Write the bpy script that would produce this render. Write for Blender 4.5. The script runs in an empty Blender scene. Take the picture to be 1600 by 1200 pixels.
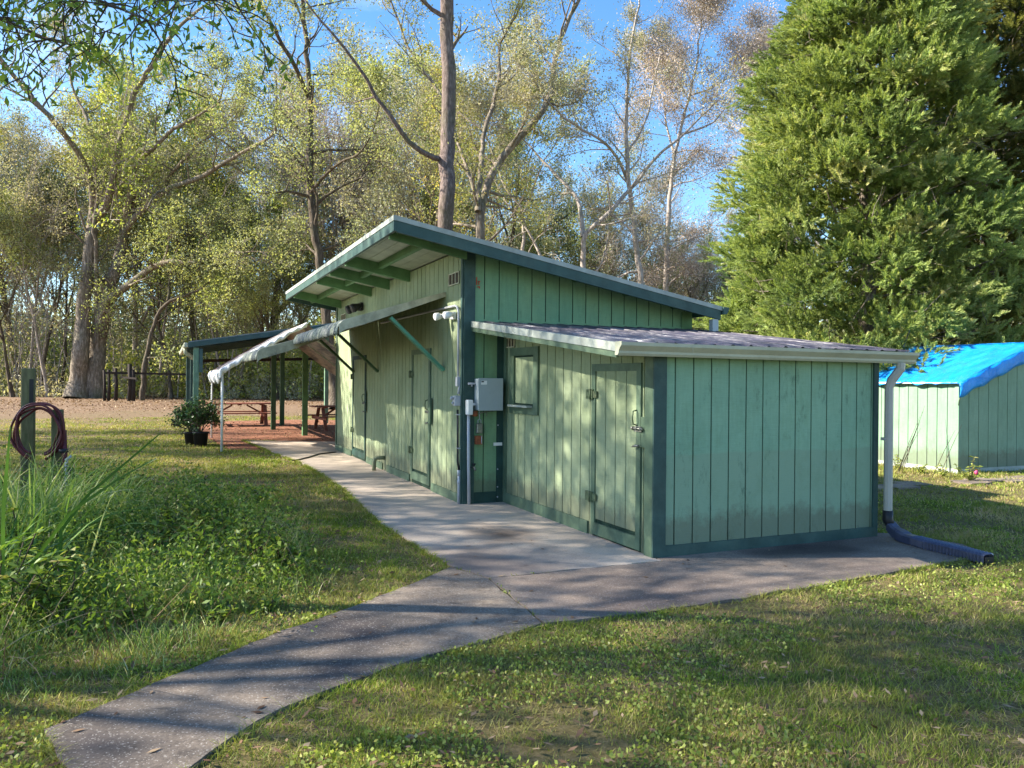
import bpy, math, random
import numpy as np
from mathutils import Vector, Matrix

# ------------------------------------------------------------------ camera, sky, sun, exposure
C = bpy.context.scene
col = C.collection
FPX, YAW, PIT, ROLL, CY, H = 1233.0, 23.6, -0.19, 0.48, 596.2, 1.6
cam_d = bpy.data.cameras.new('camera'); cam = bpy.data.objects.new('camera', cam_d); col.objects.link(cam)
cam_d.sensor_width = 36; cam_d.lens = FPX / 1600 * 36
cam_d.shift_y = (CY - 600) / 1600
cam_d.clip_start = 0.05; cam_d.clip_end = 3000
R = math.radians
CM = (Matrix.Rotation(R(-YAW), 3, 'Z') @ Matrix.Rotation(R(90 + PIT), 3, 'X') @ Matrix.Rotation(R(ROLL), 3, 'Z'))
cam.matrix_world = Matrix.Translation((0, 0, H)) @ CM.to_4x4()
C.camera = cam
C.render.resolution_x = 1024; C.render.resolution_y = 768
C.view_settings.view_transform = 'Standard'; C.view_settings.look = 'None'
C.view_settings.exposure = 1.8; C.view_settings.gamma = 1

SUN = Vector((-2.64, 1.0, 1.8)).normalized()
W = bpy.data.worlds.new('World'); C.world = W; W.use_nodes = True
nt = W.node_tree; nt.nodes.clear()
sky = nt.nodes.new('ShaderNodeTexSky'); sky.sky_type = 'NISHITA'; sky.sun_disc = False
sky.sun_elevation = math.asin(SUN.z); sky.sun_rotation = math.atan2(SUN.x, SUN.y)
sky.air_density = 1.0; sky.dust_density = 0.3; sky.ozone_density = 3.0
bg = nt.nodes.new('ShaderNodeBackground'); bg.inputs['Strength'].default_value = 0.118
wo = nt.nodes.new('ShaderNodeOutputWorld')
tc = nt.nodes.new('ShaderNodeTexCoord'); mp = nt.nodes.new('ShaderNodeMapping'); mp.inputs['Scale'].default_value = (1, 1, 2.6)
nz = nt.nodes.new('ShaderNodeTexNoise'); nz.inputs['Scale'].default_value = 2.3; nz.inputs['Detail'].default_value = 7; nz.inputs['Roughness'].default_value = .55
rp = nt.nodes.new('ShaderNodeValToRGB'); rp.color_ramp.elements[0].position = .55; rp.color_ramp.elements[1].position = .8
mx = nt.nodes.new('ShaderNodeMixRGB'); mx.inputs[2].default_value = (4.2, 4.5, 5.0, 1)
ml = nt.nodes.new('ShaderNodeMath'); ml.operation = 'MULTIPLY'; ml.inputs[1].default_value = .7
nt.links.new(tc.outputs['Generated'], mp.inputs[0]); nt.links.new(mp.outputs[0], nz.inputs[0]); nt.links.new(nz.outputs['Fac'], rp.inputs[0])
nt.links.new(rp.outputs[0], ml.inputs[0]); hs = nt.nodes.new('ShaderNodeHueSaturation'); hs.inputs['Saturation'].default_value = 1.2; hs.inputs['Value'].default_value = .8
nt.links.new(sky.outputs[0], hs.inputs['Color']); nt.links.new(ml.outputs[0], mx.inputs[0]); nt.links.new(hs.outputs[0], mx.inputs[1])
nt.links.new(mx.outputs[0], bg.inputs[0]); nt.links.new(bg.outputs[0], wo.inputs[0])
sd = bpy.data.lights.new('sun', 'SUN'); sd.energy = 5.0; sd.angle = R(0.5); sd.color = (1.0, .92, .79)
so = bpy.data.objects.new('sun', sd); col.objects.link(so)
so.rotation_euler = SUN.to_track_quat('Z', 'Y').to_euler()

rng = np.random.default_rng(7); random.seed(11)

# ------------------------------------------------------------------ pixel -> place (survey of the photograph)
def ray(px, py):
    return CM @ Vector(((px - 800) / FPX, -(py - CY) / FPX, -1.0))
def at(px, py, D):
    return Vector((0, 0, H)) + ray(px, py) * D
def ground(px, D):      # ground point under image column px at depth D
    p = at(px, 600, D); return Vector((p.x, p.y, 0))

# ------------------------------------------------------------------ materials
def base_mat(name, rough=.8, spec=.3):
    m = bpy.data.materials.new(name); m.use_nodes = True
    b = m.node_tree.nodes['Principled BSDF']; b.inputs['Roughness'].default_value = rough
    b.inputs['Specular IOR Level'].default_value = spec
    return m, m.node_tree, b
def N(t, kind, **kw):
    n = t.nodes.new(kind)
    for k, v in kw.items():
        if k.startswith('i_'):
            key = k[2:]; n.inputs[int(key) if key.isdigit() else key].default_value = v
        else: setattr(n, k, v)
    return n
def noise(t, scale, detail=4, rough=.6, stretch=None, coord='Object', dist=0):
    tc = N(t, 'ShaderNodeTexCoord'); n = N(t, 'ShaderNodeTexNoise'); n.inputs['Scale'].default_value = scale
    n.inputs['Detail'].default_value = detail; n.inputs['Roughness'].default_value = rough; n.inputs['Distortion'].default_value = dist
    if stretch:
        mp = N(t, 'ShaderNodeMapping'); mp.inputs['Scale'].default_value = stretch
        t.links.new(tc.outputs[coord], mp.inputs[0]); t.links.new(mp.outputs[0], n.inputs[0])
    else: t.links.new(tc.outputs[coord], n.inputs[0])
    return n.outputs['Fac']
def ramp(t, fac, stops):
    r = N(t, 'ShaderNodeValToRGB'); cr = r.color_ramp
    while len(cr.elements) < len(stops): cr.elements.new(.5)
    for e, (p, c) in zip(cr.elements, stops):
        e.position = p; e.color = (c[0], c[1], c[2], 1) if not isinstance(c, (int, float)) else (c, c, c, 1)
    t.links.new(fac, r.inputs[0]); return r.outputs[0]
def mix(t, fac, a, b, mode='MIX'):
    m = N(t, 'ShaderNodeMixRGB', blend_type=mode)
    for i, v in ((0, fac), (1, a), (2, b)):
        if isinstance(v, (int, float)): m.inputs[i].default_value = v if i == 0 else (v, v, v, 1)
        elif isinstance(v, tuple): m.inputs[i].default_value = (v[0], v[1], v[2], 1)
        else: t.links.new(v, m.inputs[i])
    return m.outputs[0]
def bump(t, b, h, strength=.3, dist=.01):
    n = N(t, 'ShaderNodeBump'); n.inputs['Strength'].default_value = strength; n.inputs['Distance'].default_value = dist
    t.links.new(h, n.inputs['Height']); t.links.new(n.outputs[0], b.inputs['Normal'])
def plain(name, c, rough=.6, var=.25, scale=6, metal=0, dirt=None, dirt_amt=.5, spec=.3, bmp=.15, stretch=None):
    m, t, b = base_mat(name, rough, spec); b.inputs['Metallic'].default_value = metal
    n = noise(t, scale, 6, .65, stretch)
    lo = tuple(x * (1 - var) for x in c); hi = tuple(min(1, x * (1 + var)) for x in c)
    o = ramp(t, n, [(.3, lo), (.7, hi)])
    if dirt:
        n2 = noise(t, scale * .6, 8, .7, stretch); f = ramp(t, n2, [(.5, 0.0), (.72, dirt_amt)])
        o = mix(t, f, o, dirt)
    t.links.new(o, b.inputs['Base Color'])
    if bmp: bump(t, b, noise(t, scale * 12, 5), bmp, .004)
    return m
def siding_mat(name, c1, c2, stain, lowband=None, streak=.45):
    m, t, b = base_mat(name, .72, .3)
    n = noise(t, 1.3, 5, .6); o = ramp(t, n, [(.3, c1), (.7, c2)])
    # rough sawn grain, knots and mildew
    g = noise(t, 9, 8, .75, (3, 3, .35)); o = mix(t, .5, o, ramp(t, g, [(.3, .72), (.7, 1.15)]), 'MULTIPLY')
    gh = noise(t, 30, 4, .7, (.25, .25, 3)); o = mix(t, .35, o, ramp(t, gh, [(.35, .82), (.65, 1.08)]), 'MULTIPLY')
    if lowband:
        tc = N(t, 'ShaderNodeTexCoord'); sp = N(t, 'ShaderNodeSeparateXYZ'); t.links.new(tc.outputs['Object'], sp.inputs[0])
        ad = N(t, 'ShaderNodeMath', operation='MULTIPLY_ADD'); t.links.new(noise(t, 3, 3, .5), ad.inputs[0]); ad.inputs[1].default_value = .07; t.links.new(sp.outputs[2], ad.inputs[2])
        f = ramp(t, ad.outputs[0], [(0.945, 1.0), (.965, 0.0)]); o = mix(t, f, o, mix(t, .92, o, lowband))
    n3 = noise(t, 3.2, 9, .78, (2.2, 2.2, .8)); f3 = ramp(t, n3, [(.56, 0.0), (.7, streak)])
    o = mix(t, f3, o, stain)
    tcz = N(t, 'ShaderNodeTexCoord'); spz = N(t, 'ShaderNodeSeparateXYZ'); t.links.new(tcz.outputs['Object'], spz.inputs[0])
    az = N(t, 'ShaderNodeMath', operation='MULTIPLY_ADD'); t.links.new(noise(t, 5, 7, .75), az.inputs[0]); az.inputs[1].default_value = -.55; t.links.new(spz.outputs[2], az.inputs[2])
    o = mix(t, ramp(t, az.outputs[0], [(.0, .6), (.13, 0.0)]), o, (.13, .13, .085))      # mud splashed on the foot of the boards
    mw_ = noise(t, 1.7, 9, .8, (1.5, 1.5, 1)); o = mix(t, ramp(t, mw_, [(.5, 0.0), (.68, .45)]), o, mix(t, .75, o, (.55, .6, .42), 'MULTIPLY'))
    vs = noise(t, 26, 3, .8); fs = ramp(t, vs, [(.72, 0.0), (.78, .6)]); o = mix(t, fs, o, (.05, .08, .05))
    t.links.new(o, b.inputs['Base Color']); bump(t, b, gh, .35, .004)
    return m
M = {}
M['siding_front'] = siding_mat('green_siding_front', (.225, .28, .16), (.325, .385, .235), (.095, .13, .065))
M['siding_end'] = siding_mat('green_siding_end', (.205, .365, .245), (.25, .42, .275), (.065, .13, .08), (.22, .335, .225), .8)
M['siding_gable'] = siding_mat('green_siding_gable', (.15, .31, .18), (.23, .37, .19), (.07, .13, .06), None, .4)
M['siding_far'] = siding_mat('pale_green_siding', (.175, .29, .195), (.215, .335, .23), (.12, .2, .12), None, .3)
M['groove'] = plain('dark_groove', (.018, .042, .027), .9, .3)
M['trim'] = plain('teal_trim', (.036, .078, .068), .55, .25, 5, 0, (.09, .14, .11), .5)
M['trim_green'] = plain('green_trim', (.085, .135, .085), .6, .25, 5, 0, (.2, .26, .17), .5)
M['trim_dark'] = plain('dark_trim', (.02, .055, .045), .6, .3, 5, 0, (.06, .09, .06), .4)
M['rafter'] = plain('rafter_green', (.10, .21, .09), .7, .25, 4, 0, (.05, .09, .04), .4)
M['brace'] = plain('brace_green', (.09, .27, .17), .6, .2, 5)
M['brace_dark'] = plain('brace_dark_green', (.05, .095, .045), .7, .25, 5)
M['soffit'] = plain('soffit_metal', (.42, .44, .34), .6, .2, 3, 0, (.2, .19, .12), .4)
M['drip'] = plain('drip_edge', (.34, .37, .33), .55, .2, 5, 0, (.15, .15, .12), .5)
M['gutter'] = plain('cream_gutter', (.44, .45, .33), .45, .12, 4, 0, (.25, .24, .15), .5, .4)
M['beige'] = plain('beige_metal', (.38, .375, .33), .4, .1, 5, 0, (.3, .28, .2), .35, .45)
M['conduit'] = plain('grey_conduit', (.42, .44, .48), .4, .12, 8, 0, (.25, .25, .22), .4, .5)
M['box'] = plain('grey_box_paint', (.34, .40, .42), .4, .1, 3, 0, (.22, .26, .26), .3, .5)
M['white'] = plain('white_plastic', (.78, .78, .76), .45, .08, 6, 0, (.5, .48, .42), .3)
M['black'] = plain('black_plastic', (.02, .02, .022), .45, .3, 8)
M['navy'] = plain('dark_blue_plastic', (.045, .052, .095), .4, .2, 9, 0, (.15, .15, .18), .4, .5)
M['rust'] = plain('rusty_metal', (.28, .09, .04), .8, .4, 20)
M['hinge'] = plain('painted_hinge', (.09, .13, .07), .55, .3, 20, .2, (.2, .15, .08), .5)
M['steel'] = plain('weathered_steel', (.25, .25, .22), .45, .3, 25, .7)
M['redwood'] = plain('red_stained_wood', (.24, .085, .055), .8, .35, 5, 0, (.12, .06, .045), .6, stretch=(1, 8, 8))
M['post_wood'] = plain('weathered_post', (.15, .14, .07), .85, .4, 7, 0, (.07, .10, .03), .6, stretch=(4, 4, .6))
M['maroon'] = plain('maroon_hose', (.10, .018, .022), .4, .3, 10)
M['pav_green'] = plain('pavilion_green', (.14, .24, .16), .6, .25, 5)
M['pav_teal'] = plain('pavilion_teal', (.045, .09, .085), .5, .25, 5)
M['darkwood'] = plain('dark_old_wood', (.03, .022, .018), .9, .4, 9)
M['red'] = plain('red_paint', (.45, .06, .03), .8, .3, 30)
M['vent_in'] = plain('vent_mesh', (.06, .045, .03), .9, .4, 60)
M['vent_frame'] = plain('vent_frame', (.58, .56, .42), .6, .2, 20, 0, (.2, .12, .05), .5)

def roof_mat():
    m, t, b = base_mat('stained_metal_roof', .42, .4)
    n = noise(t, 5, 9, .78, (3.2, .35, 1)); n2 = noise(t, 2.2, 7, .7, (1.6, .5, 1))
    o = ramp(t, n, [(.38, (.018, .015, .025)), (.49, (.08, .075, .08)), (.58, (.25, .235, .235)), (.68, (.60, .57, .56))])
    o = mix(t, ramp(t, n2, [(.4, 0.0), (.6, .85)]), o, (.045, .04, .065))
    t.links.new(o, b.inputs['Base Color']); bump(t, b, n, .3, .004); return m
M['roof'] = roof_mat()
M['roof_top'] = plain('main_roof_metal', (.28, .28, .27), .5, .3, 2, 0, (.1, .1, .09), .6)
M['pale_roof'] = plain('pale_roof_metal', (.62, .60, .60), .5, .15, 1.5, 0, (.35, .33, .33), .6)

def concrete(name, light, dark, speck, fleck=.5, dk=.5):
    m, t, b = base_mat(name, .88, .25)
    n = noise(t, .75, 6, .62); o = ramp(t, n, [(.34, dark), (.62, light)])
    n2 = noise(t, 6, 8, .75); o = mix(t, ramp(t, n2, [(.45, 0.0), (.7, dk)]), o, tuple(x * .5 for x in dark))
    n4 = noise(t, 55, 4, .8); o = mix(t, ramp(t, n4, [(.3, .6), (.52, 0.0)]), o, tuple(x * .45 for x in dark))
    v = N(t, 'ShaderNodeTexVoronoi'); v.inputs['Scale'].default_value = 150; tc = N(t, 'ShaderNodeTexCoord'); t.links.new(tc.outputs['Object'], v.inputs[0])
    sp = N(t, 'ShaderNodeSeparateColor'); t.links.new(v.outputs['Color'], sp.inputs[0])
    f = ramp(t, sp.outputs[0], [(.9, 0.0), (.96, fleck)]); o = mix(t, f, o, speck)
    t.links.new(o, b.inputs['Base Color']); bump(t, b, n4, .5, .006); return m, t, b, o
M['path'] = concrete('old_path_concrete', (.29, .235, .18), (.05, .042, .044), (.45, .42, .38), .45, .85)[0]  # strong light and dark mottling partly imitates sunlit patches on the concrete
mw, tw, bw, ow = concrete('walkway_concrete', (.56, .465, .375), (.38, .32, .27), (.6, .55, .5), .2, .3)
# the walkway gets greyer and darker towards the old path, with one rust-brown stain
tcw = N(tw, 'ShaderNodeTexCoord')
def blob(t, tc, loc, rad, lo, hi, amp=.5, sc=1.5):
    s = N(t, 'ShaderNodeVectorMath', operation='SUBTRACT'); t.links.new(tc.outputs['Object'], s.inputs[0]); s.inputs[1].default_value = loc
    d = N(t, 'ShaderNodeVectorMath', operation='MULTIPLY'); t.links.new(s.outputs[0], d.inputs[0]); d.inputs[1].default_value = (1 / rad[0], 1 / rad[1], 1)
    l = N(t, 'ShaderNodeVectorMath', operation='LENGTH'); t.links.new(d.outputs[0], l.inputs[0])
    a = N(t, 'ShaderNodeMath', operation='MULTIPLY_ADD'); t.links.new(noise(t, sc, 5), a.inputs[0]); a.inputs[1].default_value = amp; t.links.new(l.outputs['Value'], a.inputs[2])
    return ramp(t, a.outputs[0], [(lo, 1.0), (hi, 0.0)])
ow = mix(tw, blob(tw, tcw, (2.5, 6.2, 0), (1.7, 2.2), .5, 1.1, .7, 2.5), ow, mix(tw, .9, ow, (.34, .33, .36), 'MULTIPLY'))
ow = mix(tw, blob(tw, tcw, (3.15, 7.5, 0), (.75, 1.15), .35, 1.05, .8, 3), ow, mix(tw, .9, ow, (.26, .17, .12), 'MULTIPLY'))
tw.links.new(ow, bw.inputs['Base Color']); M['walk'] = mw
ma, ta, ba, oa = concrete('apron_concrete', (.30, .235, .185), (.12, .095, .085), (.5, .46, .42), .35, .7)
tca = N(ta, 'ShaderNodeTexCoord')
oa = mix(ta, blob(ta, tca, (5.7, 5.75, 0), (1.5, .6), .55, .95, .6, 3), oa, mix(ta, .8, oa, (.22, .21, .24), 'MULTIPLY'))  # dark patch painted where the end wall and eave cast their shade
ta.links.new(oa, ba.inputs['Base Color']); M['apron'] = ma
M['joint'] = plain('slab_joint', (.05, .045, .035), 1, .3, 20)

def ground_mat():
    m, t, b = base_mat('ground_soil', 1, .1)
    n = noise(t, .35, 7, .65); n2 = noise(t, 26, 10, .85)
    g = ramp(t, n2, [(.3, (.05, .045, .02)), (.5, (.14, .115, .05)), (.7, (.29, .23, .12))])
    br = ramp(t, n2, [(.3, (.07, .045, .03)), (.5, (.20, .135, .09)), (.72, (.36, .26, .185))])
    tc = N(t, 'ShaderNodeTexCoord'); sp = N(t, 'ShaderNodeSeparateXYZ'); t.links.new(tc.outputs['Object'], sp.inputs[0])
    ad = N(t, 'ShaderNodeMath', operation='MULTIPLY_ADD'); t.links.new(noise(t, .22, 9, .8), ad.inputs[0]); ad.inputs[1].default_value = 46; t.links.new(sp.outputs[1], ad.inputs[2])
    mr = N(t, 'ShaderNodeMapRange'); t.links.new(ad.outputs[0], mr.inputs[0]); mr.inputs[1].default_value = 42; mr.inputs[2].default_value = 66
    o = mix(t, mr.outputs[0], g, br)
    pn = ramp(t, noise(t, 1.3, 6, .7), [(.52, 0.0), (.66, .75)]); o = mix(t, pn, o, mix(t, .5, g, br))
    t.links.new(o, b.inputs['Base Color']); bump(t, b, n2, .6, .03); return m
M['ground'] = ground_mat()
M['mulch'] = plain('red_mulch', (.24, .10, .055), 1, .65, 16, 0, (.07, .035, .02), .9, bmp=.9)

def bark(name, a, b_, c, sc=3):
    m, t, b = base_mat(name, .95, .1)
    n = noise(t, sc, 8, .75, (3, 3, .7)); n2 = noise(t, .8, 5, .6)
    o = ramp(t, n, [(.32, a), (.52, b_), (.68, c)]); o = mix(t, ramp(t, n2, [(.5, 0.0), (.7, .45)]), o, (.10, .115, .05))
    t.links.new(o, b.inputs['Base Color']); bump(t, b, n, .9, .05); return m
M['bark_oak'] = bark('oak_bark', (.07, .055, .04), (.20, .165, .13), (.44, .38, .31))
M['bark_dark'] = bark('dark_bark', (.035, .028, .02), (.10, .08, .06), (.24, .20, .16))
M['bark_pale'] = bark('pale_bark', (.17, .14, .12), (.37, .32, .28), (.62, .56, .5), 4)
M['bark_pine'] = bark('pine_bark', (.06, .045, .04), (.17, .13, .115), (.34, .27, .24), 5)

def leaf(name, stops, transl=.35, rough=.6, big=None):
    m = bpy.data.materials.new(name); m.use_nodes = True; t = m.node_tree; t.nodes.clear()
    at_ = N(t, 'ShaderNodeAttribute', attribute_name='tint'); o = ramp(t, at_.outputs['Fac'], stops)
    if big:
        n = noise(t, big[0], 4, .6); o = mix(t, ramp(t, n, [(.4, 0.0), (.62, big[2])]), o, big[1])
    d = N(t, 'ShaderNodeBsdfPrincipled'); d.inputs['Roughness'].default_value = rough; d.inputs['Specular IOR Level'].default_value = .25
    t.links.new(o, d.inputs['Base Color'])
    tr = N(t, 'ShaderNodeBsdfTranslucent'); t.links.new(mix(t, 1.0, o, (1.15, 1.1, .55), 'MULTIPLY'), tr.inputs[0])
    mxs = N(t, 'ShaderNodeMixShader'); mxs.inputs[0].default_value = transl
    t.links.new(d.outputs[0], mxs.inputs[1]); t.links.new(tr.outputs[0], mxs.inputs[2])
    ou = N(t, 'ShaderNodeOutputMaterial'); t.links.new(mxs.outputs[0], ou.inputs[0]); return m
M['l_olive'] = leaf('olive_leaves', [(0, (.10, .14, .045)), (.4, (.24, .30, .09)), (.75, (.42, .46, .17)), (1, (.60, .58, .32))], .45, .6, (.25, (.36, .36, .27), .6))
M['l_grey'] = leaf('grey_green_leaves', [(0, (.14, .17, .10)), (.5, (.31, .34, .22)), (1, (.58, .57, .45))], .42, .6, (.2, (.40, .34, .27), .7))
M['l_gold'] = leaf('golden_leaves', [(0, (.15, .17, .05)), (.35, (.30, .33, .10)), (.7, (.50, .45, .14)), (1, (.62, .42, .16))], .45, .6, (.3, (.2, .24, .1), .7))
M['l_pink'] = leaf('bare_pink_twigs', [(0, (.26, .20, .18)), (.5, (.48, .40, .37)), (1, (.66, .58, .55))], .3, .8)
M['l_bright'] = leaf('bright_leaves', [(0, (.07, .11, .025)), (.4, (.25, .32, .07)), (.75, (.46, .50, .14)), (1, (.64, .60, .28))], .45, .55)
M['l_near'] = leaf('near_leaves', [(0, (.05, .10, .02)), (.5, (.15, .25, .045)), (1, (.32, .42, .10))], .5, .4)
M['l_cedar'] = leaf('cedar_fronds', [(0, (.065, .10, .035)), (.4, (.20, .285, .08)), (.75, (.37, .46, .15)), (1, (.58, .57, .29))], .40, .6, (.5, (.26, .30, .10), .45))
M['l_cedar2'] = leaf('olive_cedar_fronds', [(0, (.06, .07, .02)), (.4, (.18, .19, .045)), (.8, (.36, .33, .08)), (1, (.46, .39, .15))], .38, .6, (.4, (.08, .11, .03), .7))
M['l_weed'] = leaf('weed_leaves', [(0, (.04, .07, .02)), (.4, (.13, .22, .035)), (.72, (.27, .36, .07)), (1, (.46, .40, .18))], .4, .5)
M['l_blade'] = leaf('long_blades', [(0, (.07, .15, .03)), (.5, (.20, .33, .07)), (.8, (.38, .46, .15)), (1, (.62, .58, .36))], .4, .45)
M['l_grass'] = leaf('lawn_blades', [(0, (.07, .13, .015)), (.4, (.19, .28, .03)), (.7, (.36, .40, .065)), (.86, (.50, .42, .19)), (1, (.54, .38, .25))], .35, .6, (.9, (.26, .235, .09), .7))
M['l_dead'] = leaf('dead_leaves', [(0, (.09, .045, .025)), (.5, (.20, .115, .065)), (1, (.40, .29, .18))], .15, .7)
M['l_shrub'] = leaf('shrub_leaves', [(0, (.02, .055, .015)), (.5, (.06, .13, .035)), (1, (.16, .24, .08))], .25, .35)

# ------------------------------------------------------------------ mesh helpers
def tag(o, label=None, cat=None, group=None, kind=None):
    if label: o['label'] = label
    if cat: o['category'] = cat
    if group: o['group'] = group
    if kind: o['kind'] = kind
    return o
def empty(name, loc, label, cat, group=None, rz=0):
    o = bpy.data.objects.new(name, None); col.objects.link(o); o.location = loc; o.rotation_euler = (0, 0, rz); o.empty_display_size = .2
    return tag(o, label, cat, group)
class MB:
    def __init__(s): s.v = []; s.f = []; s.m = []; s.sm = []
    def add(s, vs, fs, mi=0, smooth=False):
        b = len(s.v); s.v += [tuple(v) for v in vs]
        for f in fs: s.f.append([b + i for i in f]); s.m.append(mi); s.sm.append(smooth)
    def box(s, x0, x1, y0, y1, z0, z1, mi=0):
        s.add([(x0, y0, z0), (x1, y0, z0), (x1, y1, z0), (x0, y1, z0), (x0, y0, z1), (x1, y0, z1), (x1, y1, z1), (x0, y1, z1)],
              [(0, 3, 2, 1), (4, 5, 6, 7), (0, 1, 5, 4), (1, 2, 6, 5), (2, 3, 7, 6), (3, 0, 4, 7)], mi)
    def hexa(s, b, t, mi=0):      # bottom four and top four corners
        s.add(list(b) + list(t), [(0, 3, 2, 1), (4, 5, 6, 7), (0, 1, 5, 4), (1, 2, 6, 5), (2, 3, 7, 6), (3, 0, 4, 7)], mi)
    def bar(s, a, b, w, h, mi=0, up=(0, 0, 1)):      # beam from a to b, width w, height h
        a = Vector(a); b = Vector(b); d = (b - a).normalized(); u = Vector(up); x = d.cross(u)
        if x.length < 1e-4: x = d.cross(Vector((0, 1, 0)))
        x.normalize(); y = x.cross(d); x = x * w / 2; y = y * h / 2
        s.hexa([a - x - y, a + x - y, b + x - y, b - x - y], [a - x + y, a + x + y, b + x + y, b - x + y], mi)
    def tube(s, pts, rs, n=10, mi=0, cap=True):
        pts = [Vector(p) for p in pts]
        if not isinstance(rs, (list, tuple)): rs = [rs] * len(pts)
        b = len(s.v); x = None
        for i, p in enumerate(pts):
            d = (pts[min(i + 1, len(pts) - 1)] - pts[max(i - 1, 0)]).normalized()
            if x is None: x = d.cross(Vector((.3, .2, 1)) if abs(d.z) < .9 else Vector((1, 0, 0))).normalized()
            x = (x - d * x.dot(d)).normalized(); y = d.cross(x)
            for k in range(n):
                a = 2 * math.pi * k / n; s.v.append(tuple(p + (x * math.cos(a) + y * math.sin(a)) * rs[i]))
        for i in range(len(pts) - 1):
            for k in range(n):
                q = b + i * n; s.f.append([q + k, q + (k + 1) % n, q + n + (k + 1) % n, q + n + k]); s.m.append(mi); s.sm.append(True)
        if cap:
            e = b + (len(pts) - 1) * n
            s.f.append([b + k for k in range(n)][::-1]); s.m.append(mi); s.sm.append(False)
            s.f.append([e + k for k in range(n)]); s.m.append(mi); s.sm.append(False)
    def lathe(s, c, prof, n=20, mi=0):     # profile (r, z) about vertical axis
        s.tube([(c[0], c[1], c[2] + z) for r, z in prof], [max(r, .0005) for r, z in prof], n, mi)
    def build(s, name, mats, parent=None, bevel=0, local=False, origin=None):
        me = bpy.data.meshes.new(name); me.from_pydata(s.v, [], s.f)
        for m in (mats if isinstance(mats, (list, tuple)) else [mats]): me.materials.append(m)
        me.polygons.foreach_set('material_index', s.m); me.polygons.foreach_set('use_smooth', s.sm); me.update()
        o = bpy.data.objects.new(name, me); col.objects.link(o)
        if parent:
            o.parent = parent; q = parent
            while q.parent: q = q.parent
            if not local: me.transform(Matrix.Translation(-q.location))
        elif origin: me.transform(Matrix.Translation(-Vector(origin))); o.location = origin
        if bevel:
            md = o.modifiers.new('bevel', 'BEVEL'); md.width = bevel; md.segments = 1; md.limit_method = 'ANGLE'
        return o
def np_mesh(name, V, k, mat, parent=None, tint=None, smooth=False, faces=None):
    """V: (n*k,3) points, n faces of k points each (or explicit faces (m,k))"""
    me = bpy.data.meshes.new(name); V = np.ascontiguousarray(V, dtype=np.float32)
    me.vertices.add(len(V)); me.vertices.foreach_set('co', V.ravel())
    F = np.arange(len(V), dtype=np.int32) if faces is None else np.ascontiguousarray(faces, dtype=np.int32).ravel()
    nf = len(F) // k
    me.loops.add(len(F)); me.loops.foreach_set('vertex_index', F)
    me.polygons.add(nf); me.polygons.foreach_set('loop_start', np.arange(nf, dtype=np.int32) * k)
    try: me.polygons.foreach_set('loop_total', np.full(nf, k, dtype=np.int32))
    except Exception: pass
    if smooth: me.polygons.foreach_set('use_smooth', np.ones(nf, dtype=bool))
    me.update(calc_edges=True)
    if tint is not None:
        a = me.attributes.new('tint', 'FLOAT', 'FACE'); a.data.foreach_set('value', np.ascontiguousarray(tint, dtype=np.float32))
    me.materials.append(mat)
    o = bpy.data.objects.new(name, me); col.objects.link(o)
    if parent: o.parent = parent
    return o

# foliage: diamond leaves about points
def unit(a): return a / (np.linalg.norm(a, axis=1, keepdims=True) + 1e-9)
def leaves(P, n, sigma, ln, wd, droop=0.0, flat=0.0):
    K = len(P); c = np.repeat(P, n, axis=0) + rng.normal(0, sigma, (K * n, 3))
    a = rng.normal(0, 1, (len(c), 3)); a[:, 2] -= droop; a = unit(a)
    b = rng.normal(0, 1, (len(c), 3)); b[:, 2] *= (1 - flat); b = unit(np.cross(a, b))
    s = rng.uniform(.6, 1.3, (len(c), 1)); a = a * s * ln / 2; b = b * s * wd / 2
    V = np.stack([c - a, c + b, c + a, c - b], 1).reshape(-1, 3)
    return V, len(c)
def tubes(segs, sides=5):
    A = np.array([s[0] for s in segs]); B = np.array([s[1] for s in segs]); ra = np.array([s[2] for s in segs])[:, None]; rb = np.array([s[3] for s in segs])[:, None]
    d = unit(B - A); x = unit(np.cross(d, np.array([[.31, .17, .9]]))); y = np.cross(d, x)
    ring = []
    for P, r in ((A, ra), (B, rb)):
        for k in range(sides):
            t = 2 * math.pi * k / sides; ring.append(P + (x * math.cos(t) + y * math.sin(t)) * r)
    V = np.stack(ring, 1)     # (n, 2s, 3)
    n = len(A); base = (np.arange(n) * 2 * sides)[:, None, None]
    f = np.array([[k, (k + 1) % sides, sides + (k + 1) % sides, sides + k] for k in range(sides)])[None]
    return V.reshape(-1, 3), (base + f).reshape(-1, 4)
RMIN = .006
def grow(segs, tips, p, d, L, r, lvl, mx, wig=.18, up=.05, fork=(30, 60), dens=1.0, bare=.25):
    n = max(3, int(5 - lvl * .5)) if lvl else 8
    st = L / n; r0 = r
    for i in range(n):
        d = (d + Vector((random.gauss(0, wig), random.gauss(0, wig), random.gauss(0, wig) * .8 + up))).normalized()
        q = p + d * st; r1 = max(r * (1 - .75 * (i + 1) / n), RMIN)
        segs.append((tuple(p), tuple(q), r0, r1)); p = q; r0 = r1
        if lvl < mx and (i + 1) / n > bare:
            for _ in range(2 if random.random() < .45 * dens else 1):
                if random.random() > .88 * min(dens, 1.1): continue
                ax = d.cross(Vector((random.gauss(0, 1), random.gauss(0, 1), random.gauss(0, 1)))).normalized()
                nd = Matrix.Rotation(R(random.uniform(*fork)), 3, ax) @ d
                grow(segs, tips, p, nd, L * random.uniform(.38, .62) * (1.15 - .5 * i / n), r1 * .62, lvl + 1, mx, wig * 1.1, up, fork, dens, .15)
        if lvl >= mx: tips.append(tuple(p))
    if lvl < mx: tips.append(tuple(p))
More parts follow.
